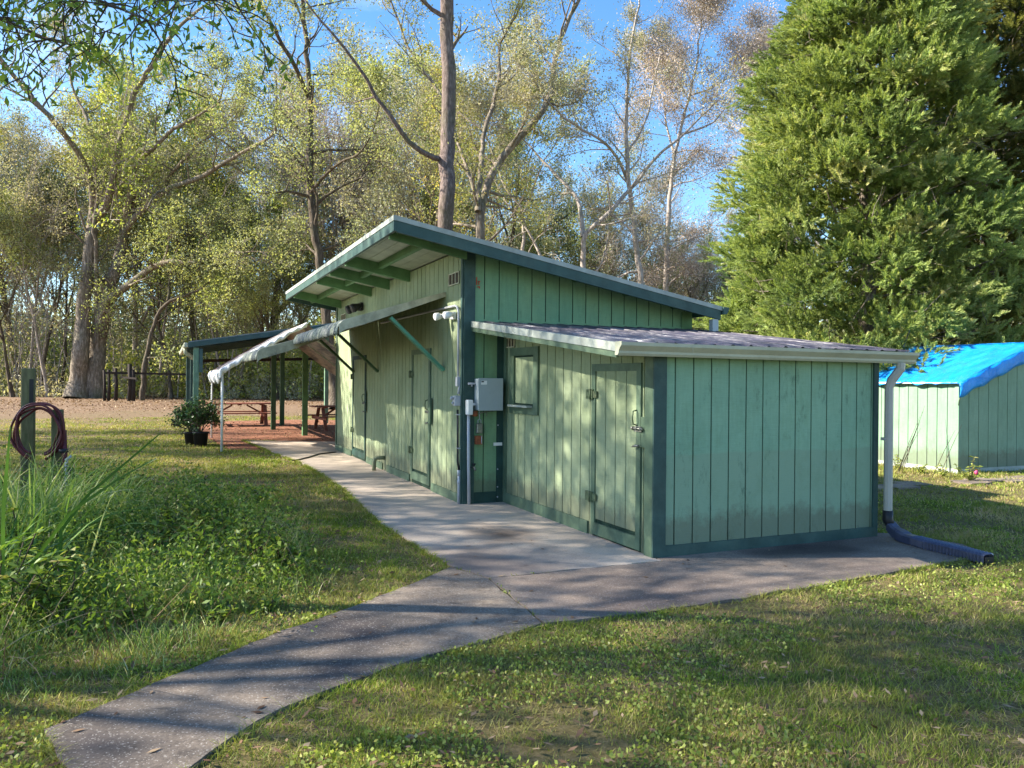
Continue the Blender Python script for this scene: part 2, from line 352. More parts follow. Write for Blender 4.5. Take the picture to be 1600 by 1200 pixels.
def tree(name, label, cat, base, segs, tips, bm, lm, nl, sig, ln, wd, group=None, chains=()):
    """thing: trunk + crown; coordinates of segs / tips are relative to base"""
    root = empty(name, base, label, cat, group)
    V, F = tubes(segs, 6)
    if chains:
        mb = MB()
        for pts, rs in chains: mb.tube(pts, rs, 12, cap=False)
        F = np.concatenate([F, np.array(mb.f) + len(V)]); V = np.concatenate([V, np.array(mb.v)])
    np_mesh('trunk', V, 4, M[bm], root, smooth=True, faces=F)
    if nl and len(tips):
        V, n = leaves(np.array(tips), nl, sig, ln, wd)
        # clumps share a tone, single leaves vary about it
        tn = np.repeat(np.clip(rng.normal(.5, .16, len(tips)), 0, 1), nl) + rng.normal(0, .14, n)
        np_mesh('crown', V, 4, M[lm], root, np.clip(tn, 0, 1))
    return root
def copy_tree(o, parent=None):
    c = o.copy(); col.objects.link(c); c.parent = parent
    for ch in list(o.children): copy_tree(ch, c)
    return c

def along(pts, n):
    P = [Vector(p) for p in pts]; d = [0]
    for a, c in zip(P, P[1:]): d.append(d[-1] + (c - a).length)
    out = []
    for i in range(n + 1):
        t = d[-1] * i / n; k = 0
        while k < len(P) - 2 and d[k + 1] < t: k += 1
        u = (t - d[k]) / (d[k + 1] - d[k]); out.append(P[k].lerp(P[k + 1], u))
    return out
# ------------------------------------------------------------------ the ground, paths, mulch
GZ = -0.022
b = MB(); b.add([(-400, -60, GZ), (400, -60, GZ), (400, 700, GZ), (-400, 700, GZ)], [(0, 1, 2, 3)])
tag(b.build('ground', M['ground']), kind='structure')
def slab(name, pts, mat, z=0.0, th=.1, jitter=0.0):
    mb = MB(); P = []
    for i, p in enumerate(pts):
        q = pts[(i + 1) % len(pts)]; L = math.hypot(q[0] - p[0], q[1] - p[1]); n = max(1, int(L / .12)) if jitter else 1
        for k in range(n):
            t = k / n; w = jitter if 0 < k else 0
            P.append((p[0] + (q[0] - p[0]) * t + random.gauss(0, w), p[1] + (q[1] - p[1]) * t + random.gauss(0, w)))
    n = len(P)
    mb.add([(x, y, z) for x, y in P] + [(x, y, z - th) for x, y in P], [tuple(range(n))] + [(n + i, n + (i + 1) % n, (i + 1) % n, i) for i in range(n)])
    return tag(mb.build(name, mat), kind='structure')
PATH = [(-.5, 4.1), (-.36, 3.66), (-.2, 3.2), (.05, 3.42), (.2, 3.62), (.4, 3.84), (.65, 4.01), (1.1, 4.25), (1.5, 4.4), (1.8, 4.48), (2.262, 4.66), (2.36, 5.87), (2.21, 6.33), (2.05, 6.2), (1.87, 6.03), (1.55, 5.77), (1.24, 5.52), (.95, 5.32), (.67, 5.14), (.24, 4.76), (-.17, 4.39)]
APRON = [(2.285, 4.66), (2.98, 4.60), (4.03, 4.66), (5.09, 4.75), (6.02, 4.85), (6.57, 4.90), (7.1, 5.02), (7.25, 5.4), (7.15, 6.0), (6.7, 6.2), (4.06, 6.2), (4.04, 5.862), (2.385, 5.862)]
WALK = [(2.387, 5.876), (4.03, 5.876), (4.05, 9.5), (3.5, 9.55), (3.48, 17.66), (3.95, 18.0), (3.94, 19.77), (2.9, 20.3), (1.77, 20.88), (2.0, 18.3), (2.14, 16.58), (2.32, 15.21), (2.36, 13.2), (2.34, 11.27), (2.25, 9.8), (2.17, 8.42), (2.21, 7.34), (2.24, 6.33)]
slab('path', PATH, M['path'], jitter=.008); slab('apron', APRON, M['apron'], jitter=.008); slab('walkway', WALK, M['walk'], jitter=.008)
b = MB(); b.add([(2.2, 4.7, -.012), (2.3, 4.7, -.012), (2.42, 5.84, -.012), (4.0, 5.84, -.012), (4.0, 5.9, -.012), (2.4, 5.9, -.012), (2.28, 6.33, -.012), (2.19, 6.33, -.012), (2.33, 5.87, -.012)], [(0, 1, 2, 8), (2, 3, 4, 5), (8, 2, 5, 6, 7)])
tag(b.build('slab_joint', M['joint']), kind='structure')
MULCH = [(1.3, 18.4), (2.0, 18.0), (4.2, 17.5), (6.5, 17.6), (7.2, 22), (6.8, 29.5), (4, 30.5), (1.6, 30), (.9, 27), (1.0, 22)]
slab('mulch_bed', MULCH, M['mulch'], z=GZ + .018, th=.01, jitter=.05)
# stepping path of old pavers on the far right lawn
sp = [(8.7, 8.9), (9.6, 9.05), (10.6, 9.0), (11.6, 8.8), (12.6, 8.6), (13.6, 8.5), (14.6, 8.4)]
b = MB()
for (x, y) in [g for g in [(9.4, 8.75), (9.9, 8.85), (10.35, 8.75), (10.8, 8.9), (11.9, 8.7), (12.35, 8.8), (12.8, 8.65), (13.3, 8.75), (13.8, 8.6), (14.3, 8.7), (14.8, 8.55), (11.3, 11.2), (11.6, 11.3)]]:
    for dx in (0,):
        a = random.uniform(-.12, .12); ca, sa = math.cos(a) * .21, math.sin(a) * .21
        P = [(x - ca + sa, y - sa - ca), (x + ca + sa, y + sa - ca), (x + ca - sa, y + sa + ca), (x - ca - sa, y - sa + ca)]
        b.hexa([(p[0], p[1], GZ - .02) for p in P], [(p[0], p[1], GZ + .03) for p in P])
tag(b.build('paving_stones', M['apron']), kind='structure')

# ------------------------------------------------------------------ the green building
BX, BY0, BY1, BR = 3.47, 9.48, 17.66, 6.95         # main block: front wall x, near and far end y, rear wall x
LX, LY, LR = 4.04, 6.01, 6.745                       # lean-to: front wall x, near wall y, right wall x
bd = empty('shed_building', (BX, BY0, 0), 'long green board building with an overhanging sloped roof and a lean-to at its near end', 'building')
def siding(name, mats, parent, fixed, axis, a0, a1, z0, ztop, out, cuts=(), pitch=.203, off=0.0, gap=.014, thick=.012):
    """vertical grooved boards on a plane; axis 'x' or 'y' is the running direction, out = +-1 the side they face"""
    mb = MB(); br = {a0, a1}; g = a0 + off
    gro = []
    while g < a1:
        if g > a0 + .02: br.add(g); gro.append(g)
        g += pitch
    for c in cuts: br.update([max(a0, c[0]), min(a1, c[1])])
    br = sorted(br)
    def pt(a, o, z): return (fixed + o * out, a, z) if axis == 'y' else (a, fixed + o * out, z)
    for p, q in zip(br, br[1:]):
        if q - p < .004: continue
        pp = p + (gap / 2 if any(abs(p - g) < 1e-6 for g in gro) else 0); qq = q - (gap / 2 if any(abs(q - g) < 1e-6 for g in gro) else 0)
        mid = (p + q) / 2; iv = [(z0, None)]
        for c in cuts:
            if c[0] < mid < c[1]:
                new = []
                for lo, hi in iv:
                    if hi is None or hi > c[3]: new.append((c[3], hi))
                    if lo < c[2]: new.append((lo, c[2]))
                iv = new
        t = thick + random.uniform(0, .0015)
        for lo, hi in iv:
            h1 = ztop(pp) if hi is None else hi; h2 = ztop(qq) if hi is None else hi
            if h1 - lo < .01 or h2 - lo < .005: continue
            P = [pt(pp, 0, lo), pt(qq, 0, lo), pt(qq, t, lo), pt(pp, t, lo)]; T = [pt(pp, 0, h1), pt(qq, 0, h2), pt(qq, t, h2), pt(pp, t, h1)]
            mb.hexa(P, T, 0)
    # sheathing behind the boards shows in the grooves
    P = [pt(a0, -.06, z0), pt(a1, -.06, z0), pt(a1, .003, z0), pt(a0, .003, z0)]; T = [pt(a0, -.06, ztop(a0)), pt(a1, -.06, ztop(a1)), pt(a1, .003, ztop(a1)), pt(a0, .003, ztop(a0))]
    mb.hexa(P, T, 1)
    return mb.build(name, mats, parent)
SL = .182
def roof_z(x): return 3.50 - (x - 2.44) * SL        # top of the main roof
def under(x): return roof_z(x) - .06
LS = .115
def lroof(y): return 1.925 + (y - 5.90) * LS        # top of the lean-to roof
TR = M['trim']; TG = M['trim_green']
# --- front wall (faces -x)
D1 = (10.80, 11.74, .06, 2.03); D2 = (14.80, 15.95, .05, 2.03)
siding('front_wall', [M['siding_front'], M['groove']], bd, BX, 'y', BY0, BY1, .0, lambda a: under(BX), -1,
       [(D1[0], D1[1], 0, D1[3]), (D2[0], D2[1], 0, D2[3])])
siding('gable_wall', [M['siding_gable'], M['groove']], bd, BY0, 'x', LX + .0, BR, 2.29, lambda a: under(a), -1, off=.17)
siding('gable_wall', [M['siding_gable'], M['groove']], bd, BY0, 'x', BX, LX, .0, lambda a: under(a), -1, off=.27)
siding('rear_wall', [M['siding_end'], M['groove']], bd, BR, 'y', BY0, BY1, 0, lambda a: under(BR), 1)
siding('far_wall', [M['siding_end'], M['groove']], bd, BY1, 'x', BX, BR, 0, lambda a: under(a), 1)
# --- lean-to walls
LD = (6.20, 7.12, .02, 1.76); WN = (8.42, 9.24, 1.2, 1.97)
siding('lean_to_front_wall', [M['siding_front'], M['groove']], bd, LX, 'y', LY, BY0, 0, lambda a: lroof(a) - .07, -1, [(LD[0], LD[1], 0, LD[3]), WN], off=.16)
siding('lean_to_end_wall', [M['siding_end'], M['groove']], bd, LY, 'x', LX, LR, 0, lambda a: lroof(LY) - .08, -1, off=.205, gap=.014)
siding('lean_to_side_wall', [M['siding_end'], M['groove']], bd, LR, 'y', LY, BY0, 0, lambda a: lroof(a) - .07, 1)
# --- trims
b = MB()
b.box(BX - .035, BX - .014, BY0 - .012, BY0 + .045, 0, under(BX) - .01); b.box(BX - .0138, BX + .135, BY0 - .034, BY0 - .0135, 0, under(BX) - .03); b.build('corner_trim', TR, bd)
b = MB(); b.box(BX - .0355, BX - .0142, BY1 - .07, BY1 + .01, 0, under(BX) - .01); b.build('corner_trim', TG, bd)
b = MB(); b.box(LX - .036, LX - .0136, LY - .012, LY + .115, 0, lroof(LY) - .09); b.build('corner_trim', TG, bd)
b = MB(); b.box(LX - .0362, LX + .10, LY - .034, LY - .0137, 0, lroof(LY) - .09); b.build('corner_trim', TR, bd)
b = MB(); b.box(LR - .045, LR + .02, LY - .034, LY - .0138, 0, lroof(LY) - .09); b.build('corner_trim', TR, bd)
b = MB(); b.box(LX + .101, LR - .046, LY - .0335, LY - .0136, 0, .10); b.build('base_trim', TR, bd)
b = MB(); b.box(LX - .032, LX - .0137, 7.20, BY0 - .035, 0, .13); b.build('base_trim', TG, bd)
b = MB(); b.box(BX - .033, BX - .0137, BY0 + .046, D1[0] - .09, 0, .115); b.build('base_trim', TG, bd)
b = MB(); b.box(BX - .033, BX - .0137, D1[1] + .09, 13.2, 0, .115); b.box(BX - .0328, BX - .0137, 13.5, D2[0] - .09, 0, .115); b.build('base_trim', TG, bd)
b = MB(); b.box(BX - .033, BX - .0137, D2[1] + .09, BY1 - .07, 0, .115); b.build('base_trim', TG, bd)
b = MB(); b.box(BX + .136, LX - .125, BY0 - .032, BY0 - .0138, 0, .14); b.build('base_trim', M['trim_dark'], bd)
b = MB(); b.box(LX - .12, LX - .013, BY0 - .036, BY0 - .0136, 0, lroof(BY0) - .09); b.build('corner_trim', M['trim_dark'], bd)
b = MB(); b.box(LX - .034, LX - .0138, 9.36, BY0 - .037, .13, lroof(9.4) - .09); b.build('corner_trim', TG, bd)
b = MB(); b.box(BX + .136, BR, BY0 - .028, BY0 - .0139, 2.29, 2.365)
b.build('flashing_board', M['siding_gable'], bd)
b = MB(); b.box(BR - .16, BR + .02, BY0 - .033, BY0 - .0291, 2.29, under(BR) - .03); b.build('corner_trim', M['rafter'], bd)
# --- doors
def door(cut, x, name, label, board_mat, frame_mat, recess, hz, lz, hinge_side):
    y0, y1, z0, z1 = cut; w = .075
    r = MB()                                            # the leaf: boards inside the frame
    r.box(x - .0075, x - .0033, y0 + .004, y1 - .004, z0, z1 - .004, 1)
    leaf_o = r.build(name, [board_mat, M['groove']], bd); leaf_o['label'] = label
    n = max(3, round((y1 - y0 - 2 * w) / .2)); st = (y1 - y0 - 2 * w) / n; bb = MB()
    for i in range(n): bb.box(x - .022, x - .0078, y0 + w + i * st + .006, y0 + w + (i + 1) * st - .006, z0 + .16, z1 - w)
    bb.build('door_panel', board_mat, leaf_o)
    f = MB(); fx0, fx1 = x - .034, x - .0079
    f.box(fx0, fx1, y0, y0 + w, z0, z1); f.box(fx0, fx1, y1 - w, y1, z0, z1); f.box(fx0 + .001, fx1, y0 + w, y1 - w, z1 - w, z1); f.box(fx0 + .001, fx1, y0 + w, y1 - w, z0, z0 + .12)
    f.build('door_frame', frame_mat, leaf_o)
    hy = y1 + .03 if hinge_side > 0 else y0 - .03
    for z in hz:
        h = MB(); h.box(x - .052, x - .0345, hy - .075, hy + .06, z - .05, z + .05)
        h.tube([(x - .056, hy - .04, z - .055), (x - .056, hy - .04, z + .055)], .011, 8)
        for dz in (-.03, .03):
            h.tube([(x - .0515, hy + .02, z + dz), (x - .058, hy + .02, z + dz)], .008, 6); h.tube([(x - .0515, hy - .12, z + dz * .8), (x - .04, hy - .12, z + dz * .8)], .007, 6)
        h.box(x - .046, x - .0346, hy - .15, hy - .0755, z - .035, z + .035)
        h.build('hinge', M['hinge'], leaf_o)
    ly = y0 + .03
    h = MB()                                            # pull handle
    h.tube([(x - .036, ly + .03, lz + .17), (x - .075, ly + .03, lz + .16), (x - .085, ly + .03, lz + .1), (x - .075, ly + .03, lz + .04), (x - .036, ly + .03, lz + .03)], .007, 8)
    h.build('pull_handle', M['hinge'], leaf_o)
    h = MB()                                            # sliding bolt across the jamb
    h.box(x - .044, x - .0345, ly - .06, ly + .07, lz - .03, lz + .02); h.tube([(x - .055, ly - .1, lz), (x - .055, ly + .1, lz)], .009, 8)
    for dy in (-.07, .0, .07): h.tube([(x - .055, ly + dy - .008, lz), (x - .055, ly + dy + .008, lz)], .018, 8)
    h.build('slide_bolt', M['steel'], leaf_o)
    h = MB(); h.tube([(x - .038, ly, lz - .16), (x - .07, ly, lz - .16)], .012, 8); h.tube([(x - .065, ly + .06, lz - .17), (x - .07, ly, lz - .16), (x - .065, ly - .05, lz - .155)], [.008, .013, .009], 8)
    h.build('door_knob', M['steel'], leaf_o)
    return leaf_o
door(LD, LX, 'door', 'low plank door in the lean-to with two block hinges and a slide bolt', M['siding_front'], TG, .012, (1.45, .40), 1.15, 1)
door(D1, BX, 'door', 'narrow plank door nearest the electrical box corner', M['siding_front'], TG, .012, (1.66, .5), 1.12, 1)
door(D2, BX, 'door', 'plank door at the far end of the long front wall', M['siding_front'], M['trim_dark'], .012, (1.62, .55), 1.12, 1)
b = MB(); b.box(LX - .031, LX - .0139, LY + .116, LD[0] - .001, .98, 1.26); b.build('strike_board', TG, bd)
b = MB(); b.box(BX - .06, BX - .0345, D1[0] - .10, D1[0] - .0015, .95, 1.32); b.build('strike_board', TG, bd)
b = MB(); b.box(BX - .05, BX - .034, D2[0] - .09, D2[0] - .0015, .95, 1.36); b.build('strike_board', M['trim_dark'], bd)
# --- shuttered window of the lean-to
b = MB(); b.box(LX + .0, LX + .02, WN[0], WN[1], WN[2], WN[3], 1)
for i in range(3): b.box(LX - .012, LX - .0004, WN[0] + .13 + i * .188, WN[0] + .312 + i * .188, WN[2] + .1, WN[3] - .1)
wn = b.build('window_shutter', [M['siding_front'], M['groove']], bd)
f = MB(); w = .12
f.box(LX - .036, LX - .0005, WN[0] - .005, WN[0] + w, WN[2] - .03, WN[3] + .02); f.box(LX - .036, LX - .0005, WN[1] - w, WN[1] + .005, WN[2] - .03, WN[3] + .02)
f.box(LX - .035, LX - .0005, WN[0] + w, WN[1] - w, WN[3] - .08, WN[3] + .02); f.box(LX - .035, LX - .0005, WN[0] + w, WN[1] - w, WN[2] - .03, WN[2] + .07); f.build('window_frame', TG, wn)
f = MB(); f.box(LX - .11, LX - .0355, WN[0] + .14, WN[1] - .1, WN[2] + .055, WN[2] + .078); f.build('window_ledge', M['drip'], wn)
# --- vents
def vent(y0, y1, z0, z1, x, name='wall_vent', axis='y', nb=3):
    v = MB(); v.box(x - .022, x - .0125, y0, y1, z0, z1); vo = v.build(name, M['vent_in'], bd)
    f = MB(); t = .012; f.box(x - .034, x - .0225, y0, y1, z0, z0 + t); f.box(x - .034, x - .0225, y0, y1, z1 - t, z1)
    for i in range(nb + 1):
        yy = y0 + (y1 - y0 - t) * i / nb; f.box(x - .0335, x - .0225, yy, yy + t, z0 + t, z1 - t)
    f.build('vent_grille', M['vent_frame'], vo)
vent(9.62, 10.02, 2.83, 2.99, BX); vent(16.7, 17.15, 2.74, 2.96, BX); vent(9.12, 9.40, 2.0, 2.13, LX)
# --- main roof
Y0, Y1, XF, XR = 9.05, 18.2, 2.44, 7.15
b = MB()
def slopebox(mb, x0, x1, y0, y1, t0, t1, mi=0): # between depths t0<t1 under the roof top
    mb.hexa([(x0, y0, roof_z(x0) - t1), (x1, y0, roof_z(x1) - t1), (x1, y1, roof_z(x1) - t1), (x0, y1, roof_z(x0) - t1)],
            [(x0, y0, roof_z(x0) - t0), (x1, y0, roof_z(x1) - t0), (x1, y1, roof_z(x1) - t0), (x0, y1, roof_z(x0) - t0)], mi)
slopebox(b, XF, XR, Y0, Y1, 0, .02, 0)
y = Y0 + .1
while y < Y1: slopebox(b, XF, XR, y, y + .03, -.012, -.0002, 0); y += .22
rf = b.build('roof', M['roof_top'], bd)
b = MB()
x = XF + .04
while x < BX: slopebox(b, x, min(x + .148, BX - .002), Y0 + .03, Y1 - .03, .024, .04); x += .155
b.build('soffit', M['soffit'], rf)
b = MB(); slopebox(b, BX, XR - .02, Y0 + .03, BY0 + .02, .024, .04); b.build('soffit', M['rafter'], rf)
b = MB(); b.box(XF - .03, XF - .0005, Y0 - .031, Y1, 3.50 - .055, 3.505); slopebox(b, XF, XR + .02, Y0 - .03, Y0 - .0005, -.006, .052); b.build('drip_edge', M['drip'], rf)
b = MB(); b.box(XF - .022, XF + .016, Y0 - .02, Y1, 3.50 - .175, 3.50 - .0555); b.build('front_fascia', TR, rf)
b = MB(); slopebox(b, XF + .0165, XR, Y0 - .022, Y0 + .018, .0525, .185); b.build('rake_fascia', TR, rf)
b = MB(); slopebox(b, XF + .0165, XR, Y1 - .03, Y1, .0525, .185); b.build('rake_fascia', TR, rf)
for i, (ya, yb, h) in enumerate([(9.36, 9.47, .17), (11.9, 12.05, .17), (13.15, 13.27, .17), (14.42, 14.54, .17), (17.2, 17.32, .17)]):
    b = MB(); slopebox(b, XF + .017, BX - .013, ya, yb - .06, .041, .041 + h); b.build('rafter', M['rafter'], rf)
b = MB()
for ya, yb in ((Y0 + .02, 9.359), (9.42, 11.899), (12.0, 13.149), (13.22, 14.419), (14.49, 17.199), (17.27, Y1 - .04)):
    slopebox(b, 2.95, 3.0, ya, yb, .0405, .135)
b.build('purlin', M['rafter'], rf)
for xx in (4.2, 5.0, 5.8, 6.6):
    b = MB(); slopebox(b, xx, xx + .05, Y0 + .019, BY0 - .015, .0405, .11); b.build('outrigger', M['rafter'], rf)
b = MB()                                              # rear gutter and its downpipe
prof = [(0, 0), (.09, -.0), (.10, -.03), (.075, -.07), (.06, -.10), (0, -.10)]
zt = roof_z(XR) - .005
b.add([(XR + .02 + u, Y0 - .06, zt + v) for u, v in prof] + [(XR + .02 + u, Y1, zt + v) for u, v in prof], [(0, 1, 2, 3, 4, 5), (11, 10, 9, 8, 7, 6)] + [(i, i + 6, (i + 1) % 6 + 6, (i + 1) % 6) for i in range(6)])
b.build('rear_gutter', M['trim'], rf)
b = MB(); b.box(7.02, 7.12, Y0 - .01, Y0 + .07, 2.18, roof_z(7.1) - .186); b.build('roof_post', M['box'], rf)
# --- lean-to roof: ribbed sheets running down the slope to the gutter
LX0, LX1, LY0 = 3.56, 7.08, 5.90
b = MB(); xs = []; x = LX0
while x < LX1 - .001: xs += [(x, 0), (min(x + .155, LX1), 0), (min(x + .17, LX1), .013), (min(x + .195, LX1), .013)]; x += .21
xs.append((LX1, 0)); ny = 14
V = []
for j in range(ny + 1):
    y = LY0 - .03 + (BY0 - .035 - LY0 + .03) * j / ny
    for (x, h) in xs: V.append((x, y, lroof(y) + h + random.gauss(0, .0022)))
k = len(xs); b.add(V, [(j * k + i, j * k + i + 1, (j + 1) * k + i + 1, (j + 1) * k + i) for j in range(ny) for i in range(k - 1)], 0)
lr = b.build('lean_to_roof', M['roof'], bd)
md = lr.modifiers.new('thick', 'SOLIDIFY'); md.thickness = .004; md.offset = -1
b = MB()
def lbox(mb, x0, x1, y0, y1, t0, t1):
    mb.hexa([(x0, y0, lroof(y0) - t1), (x1, y0, lroof(y0) - t1), (x1, y1, lroof(y1) - t1), (x0, y1, lroof(y1) - t1)], [(x0, y0, lroof(y0) - t0), (x1, y0, lroof(y0) - t0), (x1, y1, lroof(y1) - t0), (x0, y1, lroof(y1) - t0)])
lbox(b, LX0 + .02, LX1 - .02, LY0 + .01, BY0 - .015, .007, .06); b.build('roof_deck', M['rafter'], lr)
b = MB(); lbox(b, LX0 - .012, LX0 + .019, LY0 - .01, BY0 - .0, -.002, .075); b.build('rake_fascia', M['drip'], lr)
b = MB(); lbox(b, LX0 + .0, LX0 + .030, LY0 + .0, BY0 - .002, .0755, .13); b.build('rake_board', M['trim_green'], lr)
b = MB()                                              # K-style gutter with end cap
zt = 1.925; p2 = [(0, -.0), (0, -.115), (-.045, -.115), (-.06, -.095), (-.062, -.075), (-.105, -.03), (-.108, 0), (-.098, 0), (-.095, -.024), (-.055, -.069), (-.052, -.1), (-.012, -.1), (-.012, 0)]
n = len(p2); gx0, gx1 = LX0 - .03, LX1 + .01
b.add([(gx0, LY0 - .032 + u, zt + v) for u, v in p2] + [(gx1, LY0 - .032 + u, zt - .02 + v) for u, v in p2], [(i, (i + 1) % n, (i + 1) % n + n, i + n) for i in range(n)])
cap = [0, 1, 2, 3, 4, 5, 6]
b.add([(gx0 - .003, LY0 - .032 + p2[i][0], zt + p2[i][1] + .004) for i in cap] + [(gx0 + .006, LY0 - .032 + p2[i][0], zt + p2[i][1] + .004) for i in cap], [tuple(range(7)), tuple(range(13, 6, -1))] + [(i, i + 7, (i + 1) % 7 + 7, (i + 1) % 7) for i in range(7)])
b.add([(gx1 - .006, LY0 - .032 + p2[i][0], zt - .02 + p2[i][1]) for i in cap] + [(gx1 + .003, LY0 - .032 + p2[i][0], zt - .02 + p2[i][1]) for i in cap], [tuple(range(7)), tuple(range(13, 6, -1))] + [(i, i + 7, (i + 1) % 7 + 7, (i + 1) % 7) for i in range(7)])
b.box(4.26, 4.263, LY0 - .142, LY0 - .139, zt - .09, zt - .005)
gt = b.build('gutter', M['gutter'], lr)
b = MB()                                              # rectangular downspout with its offset elbows
def rect_sweep(mb, pts, w, d):
    for p, q in zip(pts, pts[1:]): mb.bar(p, q, w, d, up=(0, 1, 0))
gx, gy = 6.885, LY0 - .085
rs = MB(); P = [(gx, gy, 1.80), (gx, gy, 1.74), (gx - .055, gy + .06, 1.62), (gx - .075, gy + .075, 1.54), (gx - .075, gy + .075, .27)]
rs.tube(P, [.045, .045, .047, .043, .043], 8); ds = rs.build('downspout', M['beige'], lr)
for p in ds.data.polygons: p.use_smooth = False
b = MB(); b.tube([(gx - .075, gy + .075, .28), (gx - .075, gy + .075, .18), (gx - .05, gy + .05, .11)], [.052, .052, .05], 12); b.build('downspout_boot', M['black'], ds)
b = MB(); b.box(gx - .135, gx - .015, gy + .0725, gy + .123, 1.0, 1.03); b.build('downspout_strap', M['beige'], ds)

# --- two curved-nose corrugated awnings over the doors, the far one reaching further out
mm, t, bb = base_mat('awning_metal', .75, .2)
n1 = noise(t, 4, 8, .75, (1, 2.2, 1)); n2 = noise(t, 2.3, 4, .6, (.3, 2.4, .3)); n3 = noise(t, 30, 6, .7, (1, 1, 2))
o = ramp(t, n1, [(.36, (.11, .13, .11)), (.5, (.27, .30, .24)), (.66, (.45, .45, .36))]); o = mix(t, ramp(t, n2, [(.45, 0.0), (.54, .8)]), o, (.13, .14, .155)); o = mix(t, ramp(t, n3, [(.5, 0.0), (.6, .6)]), o, (.06, .09, .07))
t.links.new(o, bb.inputs['Base Color']); bump(t, bb, n3, .5, .01); M['valance'] = mm
M['skirt'] = plain('awning_skirt', (.42, .40, .28), .65, .25, 7, 0, (.15, .15, .11), .8, bmp=.5)
def awning(ya, yb, d, nose, label, braces, z0=2.765, sk=0.0):
    x1 = BX - d; rad = .13
    prof = [(BX - .015 - (d - rad - .015) * k / 6, z0 - .31 * (d - rad) * k / 6) for k in range(7)]
    xe, ze = prof[-1]
    for k in range(1, 8):
        a = k / 7 * 1.35; prof.append((xe - rad * math.sin(a) * 1.02, ze - .31 * rad * math.sin(a) * .6 - rad * 1.1 * (1 - math.cos(a))))
    prof.append((prof[-1][0] - .006, ze - nose))
    ny = int((yb - ya) / .03); V = []; m = len(prof)
    for i in range(ny + 1):
        y = ya + (yb - ya) * i / ny; w = .011 * math.sin(y * 2 * math.pi / .135)
        big = .012 * math.sin(y * 2 * math.pi / .62)
        for k, (x, z) in enumerate(prof):
            f = min(1, k / 6); V.append((x - (w + big) * (1.2 if k > 8 else .2) * f, y, z + w * .8 * f + (random.gauss(0, .002))))
    b = MB(); b.add(V, [(i * m + k, i * m + k + 1, (i + 1) * m + k + 1, (i + 1) * m + k) for i in range(ny) for k in range(m - 1)], 0, True)
    a_ = b.build('awning', M['valance'], bd); a_['label'] = label; md = a_.modifiers.new('thick', 'SOLIDIFY'); md.thickness = .006; md.offset = -1
    for (yy, side) in ((ya, 'near'), (yb, 'far')):
        b = MB(); q = [(x, z) for x, z in prof[:12]]
        for k in range(len(q) - 1):
            t0 = .055 + (.065 + sk) * min(1, k / 5); t1 = .055 + (.065 + sk) * min(1, (k + 1) / 5)
            (xa, za), (xb, zb) = q[k], q[k + 1]; o_ = -.022 if side == 'near' else .004
            b.hexa([(xa, yy + o_, za - t0), (xb, yy + o_, zb - t1), (xb, yy + o_ + .018, zb - t1), (xa, yy + o_ + .018, za - t0)], [(xa, yy + o_, za + .012), (xb, yy + o_, zb + .012), (xb, yy + o_ + .018, zb + .012), (xa, yy + o_ + .018, za + .012)])
        b.build('side_skirt', M['skirt'], a_)
    for y, m_, lb in braces:
        b = MB(); b.bar((2.70, y, 2.40), (BX - .02, y, 1.71), .04, .10, up=(0, 1, 0)); o_ = b.build('brace', M[m_], a_)
        if lb: o_['label'] = lb
awning(10.2, 13.95, 1.47, .19, 'weathered curved awning over the nearer door', ((10.24, 'brace', 'bright green diagonal brace'), (13.9, 'brace_dark', None)))
awning(14.0, 16.4, 2.10, .19, 'longer weathered awning over the far door', ((15.84, 'brace_dark', None),), 2.69, .04)
# red paint mark by the gable corner, drain pipe and sticker
b = MB()
for (x, z, w, h) in ((3.615, 2.80, .012, .10), (3.64, 2.84, .03, .012), (3.645, 2.80, .012, .05), (3.63, 2.77, .03, .012), (3.655, 2.755, .012, .03)):
    b.box(x, x + w, BY0 - .0375, BY0 - .0345, z, z + h)
b.build('red_mark', M['red'], bd)
b = MB(); b.tube([(BX - .02, 13.36, .22), (BX - .13, 13.40, .22), (BX - .18, 13.42, .20), (BX - .19, 13.42, .14), (BX - .19, 13.42, .0)], .035, 12); b.build('drain_pipe', M['siding_front'], bd)
b = MB(); b.box(3.87, 3.99, BY0 - .045, BY0 - .0365, .735, .775); b.build('sticker', M['white'], bd)
for z in (1.0, .43, .07, .2):
    b = MB(); b.tube([(3.93, BY0 - .0365, z), (3.93, BY0 - .05, z)], .009, 8); b.build('screw', M['conduit'], bd)

# ------------------------------------------------------------------ fixtures on the building corner
t_ = empty('electrical_box', (3.80, 9.3, 1.2), 'square grey metal electrical box on the dark building corner', 'electrical box')
b = MB(); b.box(3.60, 3.93, 9.305, 9.44, 1.20, 1.60); b.build('cabinet', M['box'], t_, bevel=.006)
b = MB(); b.box(3.595, 3.935, 9.285, 9.3045, 1.195, 1.607); b.build('cover', M['box'], t_, bevel=.004)
b = MB(); b.box(3.63, 3.71, 9.2835, 9.2848, 1.525, 1.575); b.box(3.635, 3.67, 9.2825, 9.2834, 1.555, 1.57, 1); b.build('rating_sticker', [M['white'], M['black']], t_)
b = MB(); b.tube([(3.50, 9.40, 1.535), (3.60, 9.40, 1.535)], .014, 8); b.tube([(3.55, 9.4, 1.52), (3.55, 9.4, 1.50)], .01, 6); b.build('connector', M['conduit'], t_)
t_ = empty('conduit', (3.42, 9.5, 0), 'thin grey electrical conduit running under the awning and down the corner', 'conduit')
b = MB(); cx, cy_ = 3.425, 9.57
b.tube([(cx, 13.6, 2.56), (cx, 9.70, 2.545), (cx, 9.62, 2.52), (cx, cy_, 2.45), (cx, cy_, 1.62)], .016, 8); b.build('pipe', M['conduit'], t_)
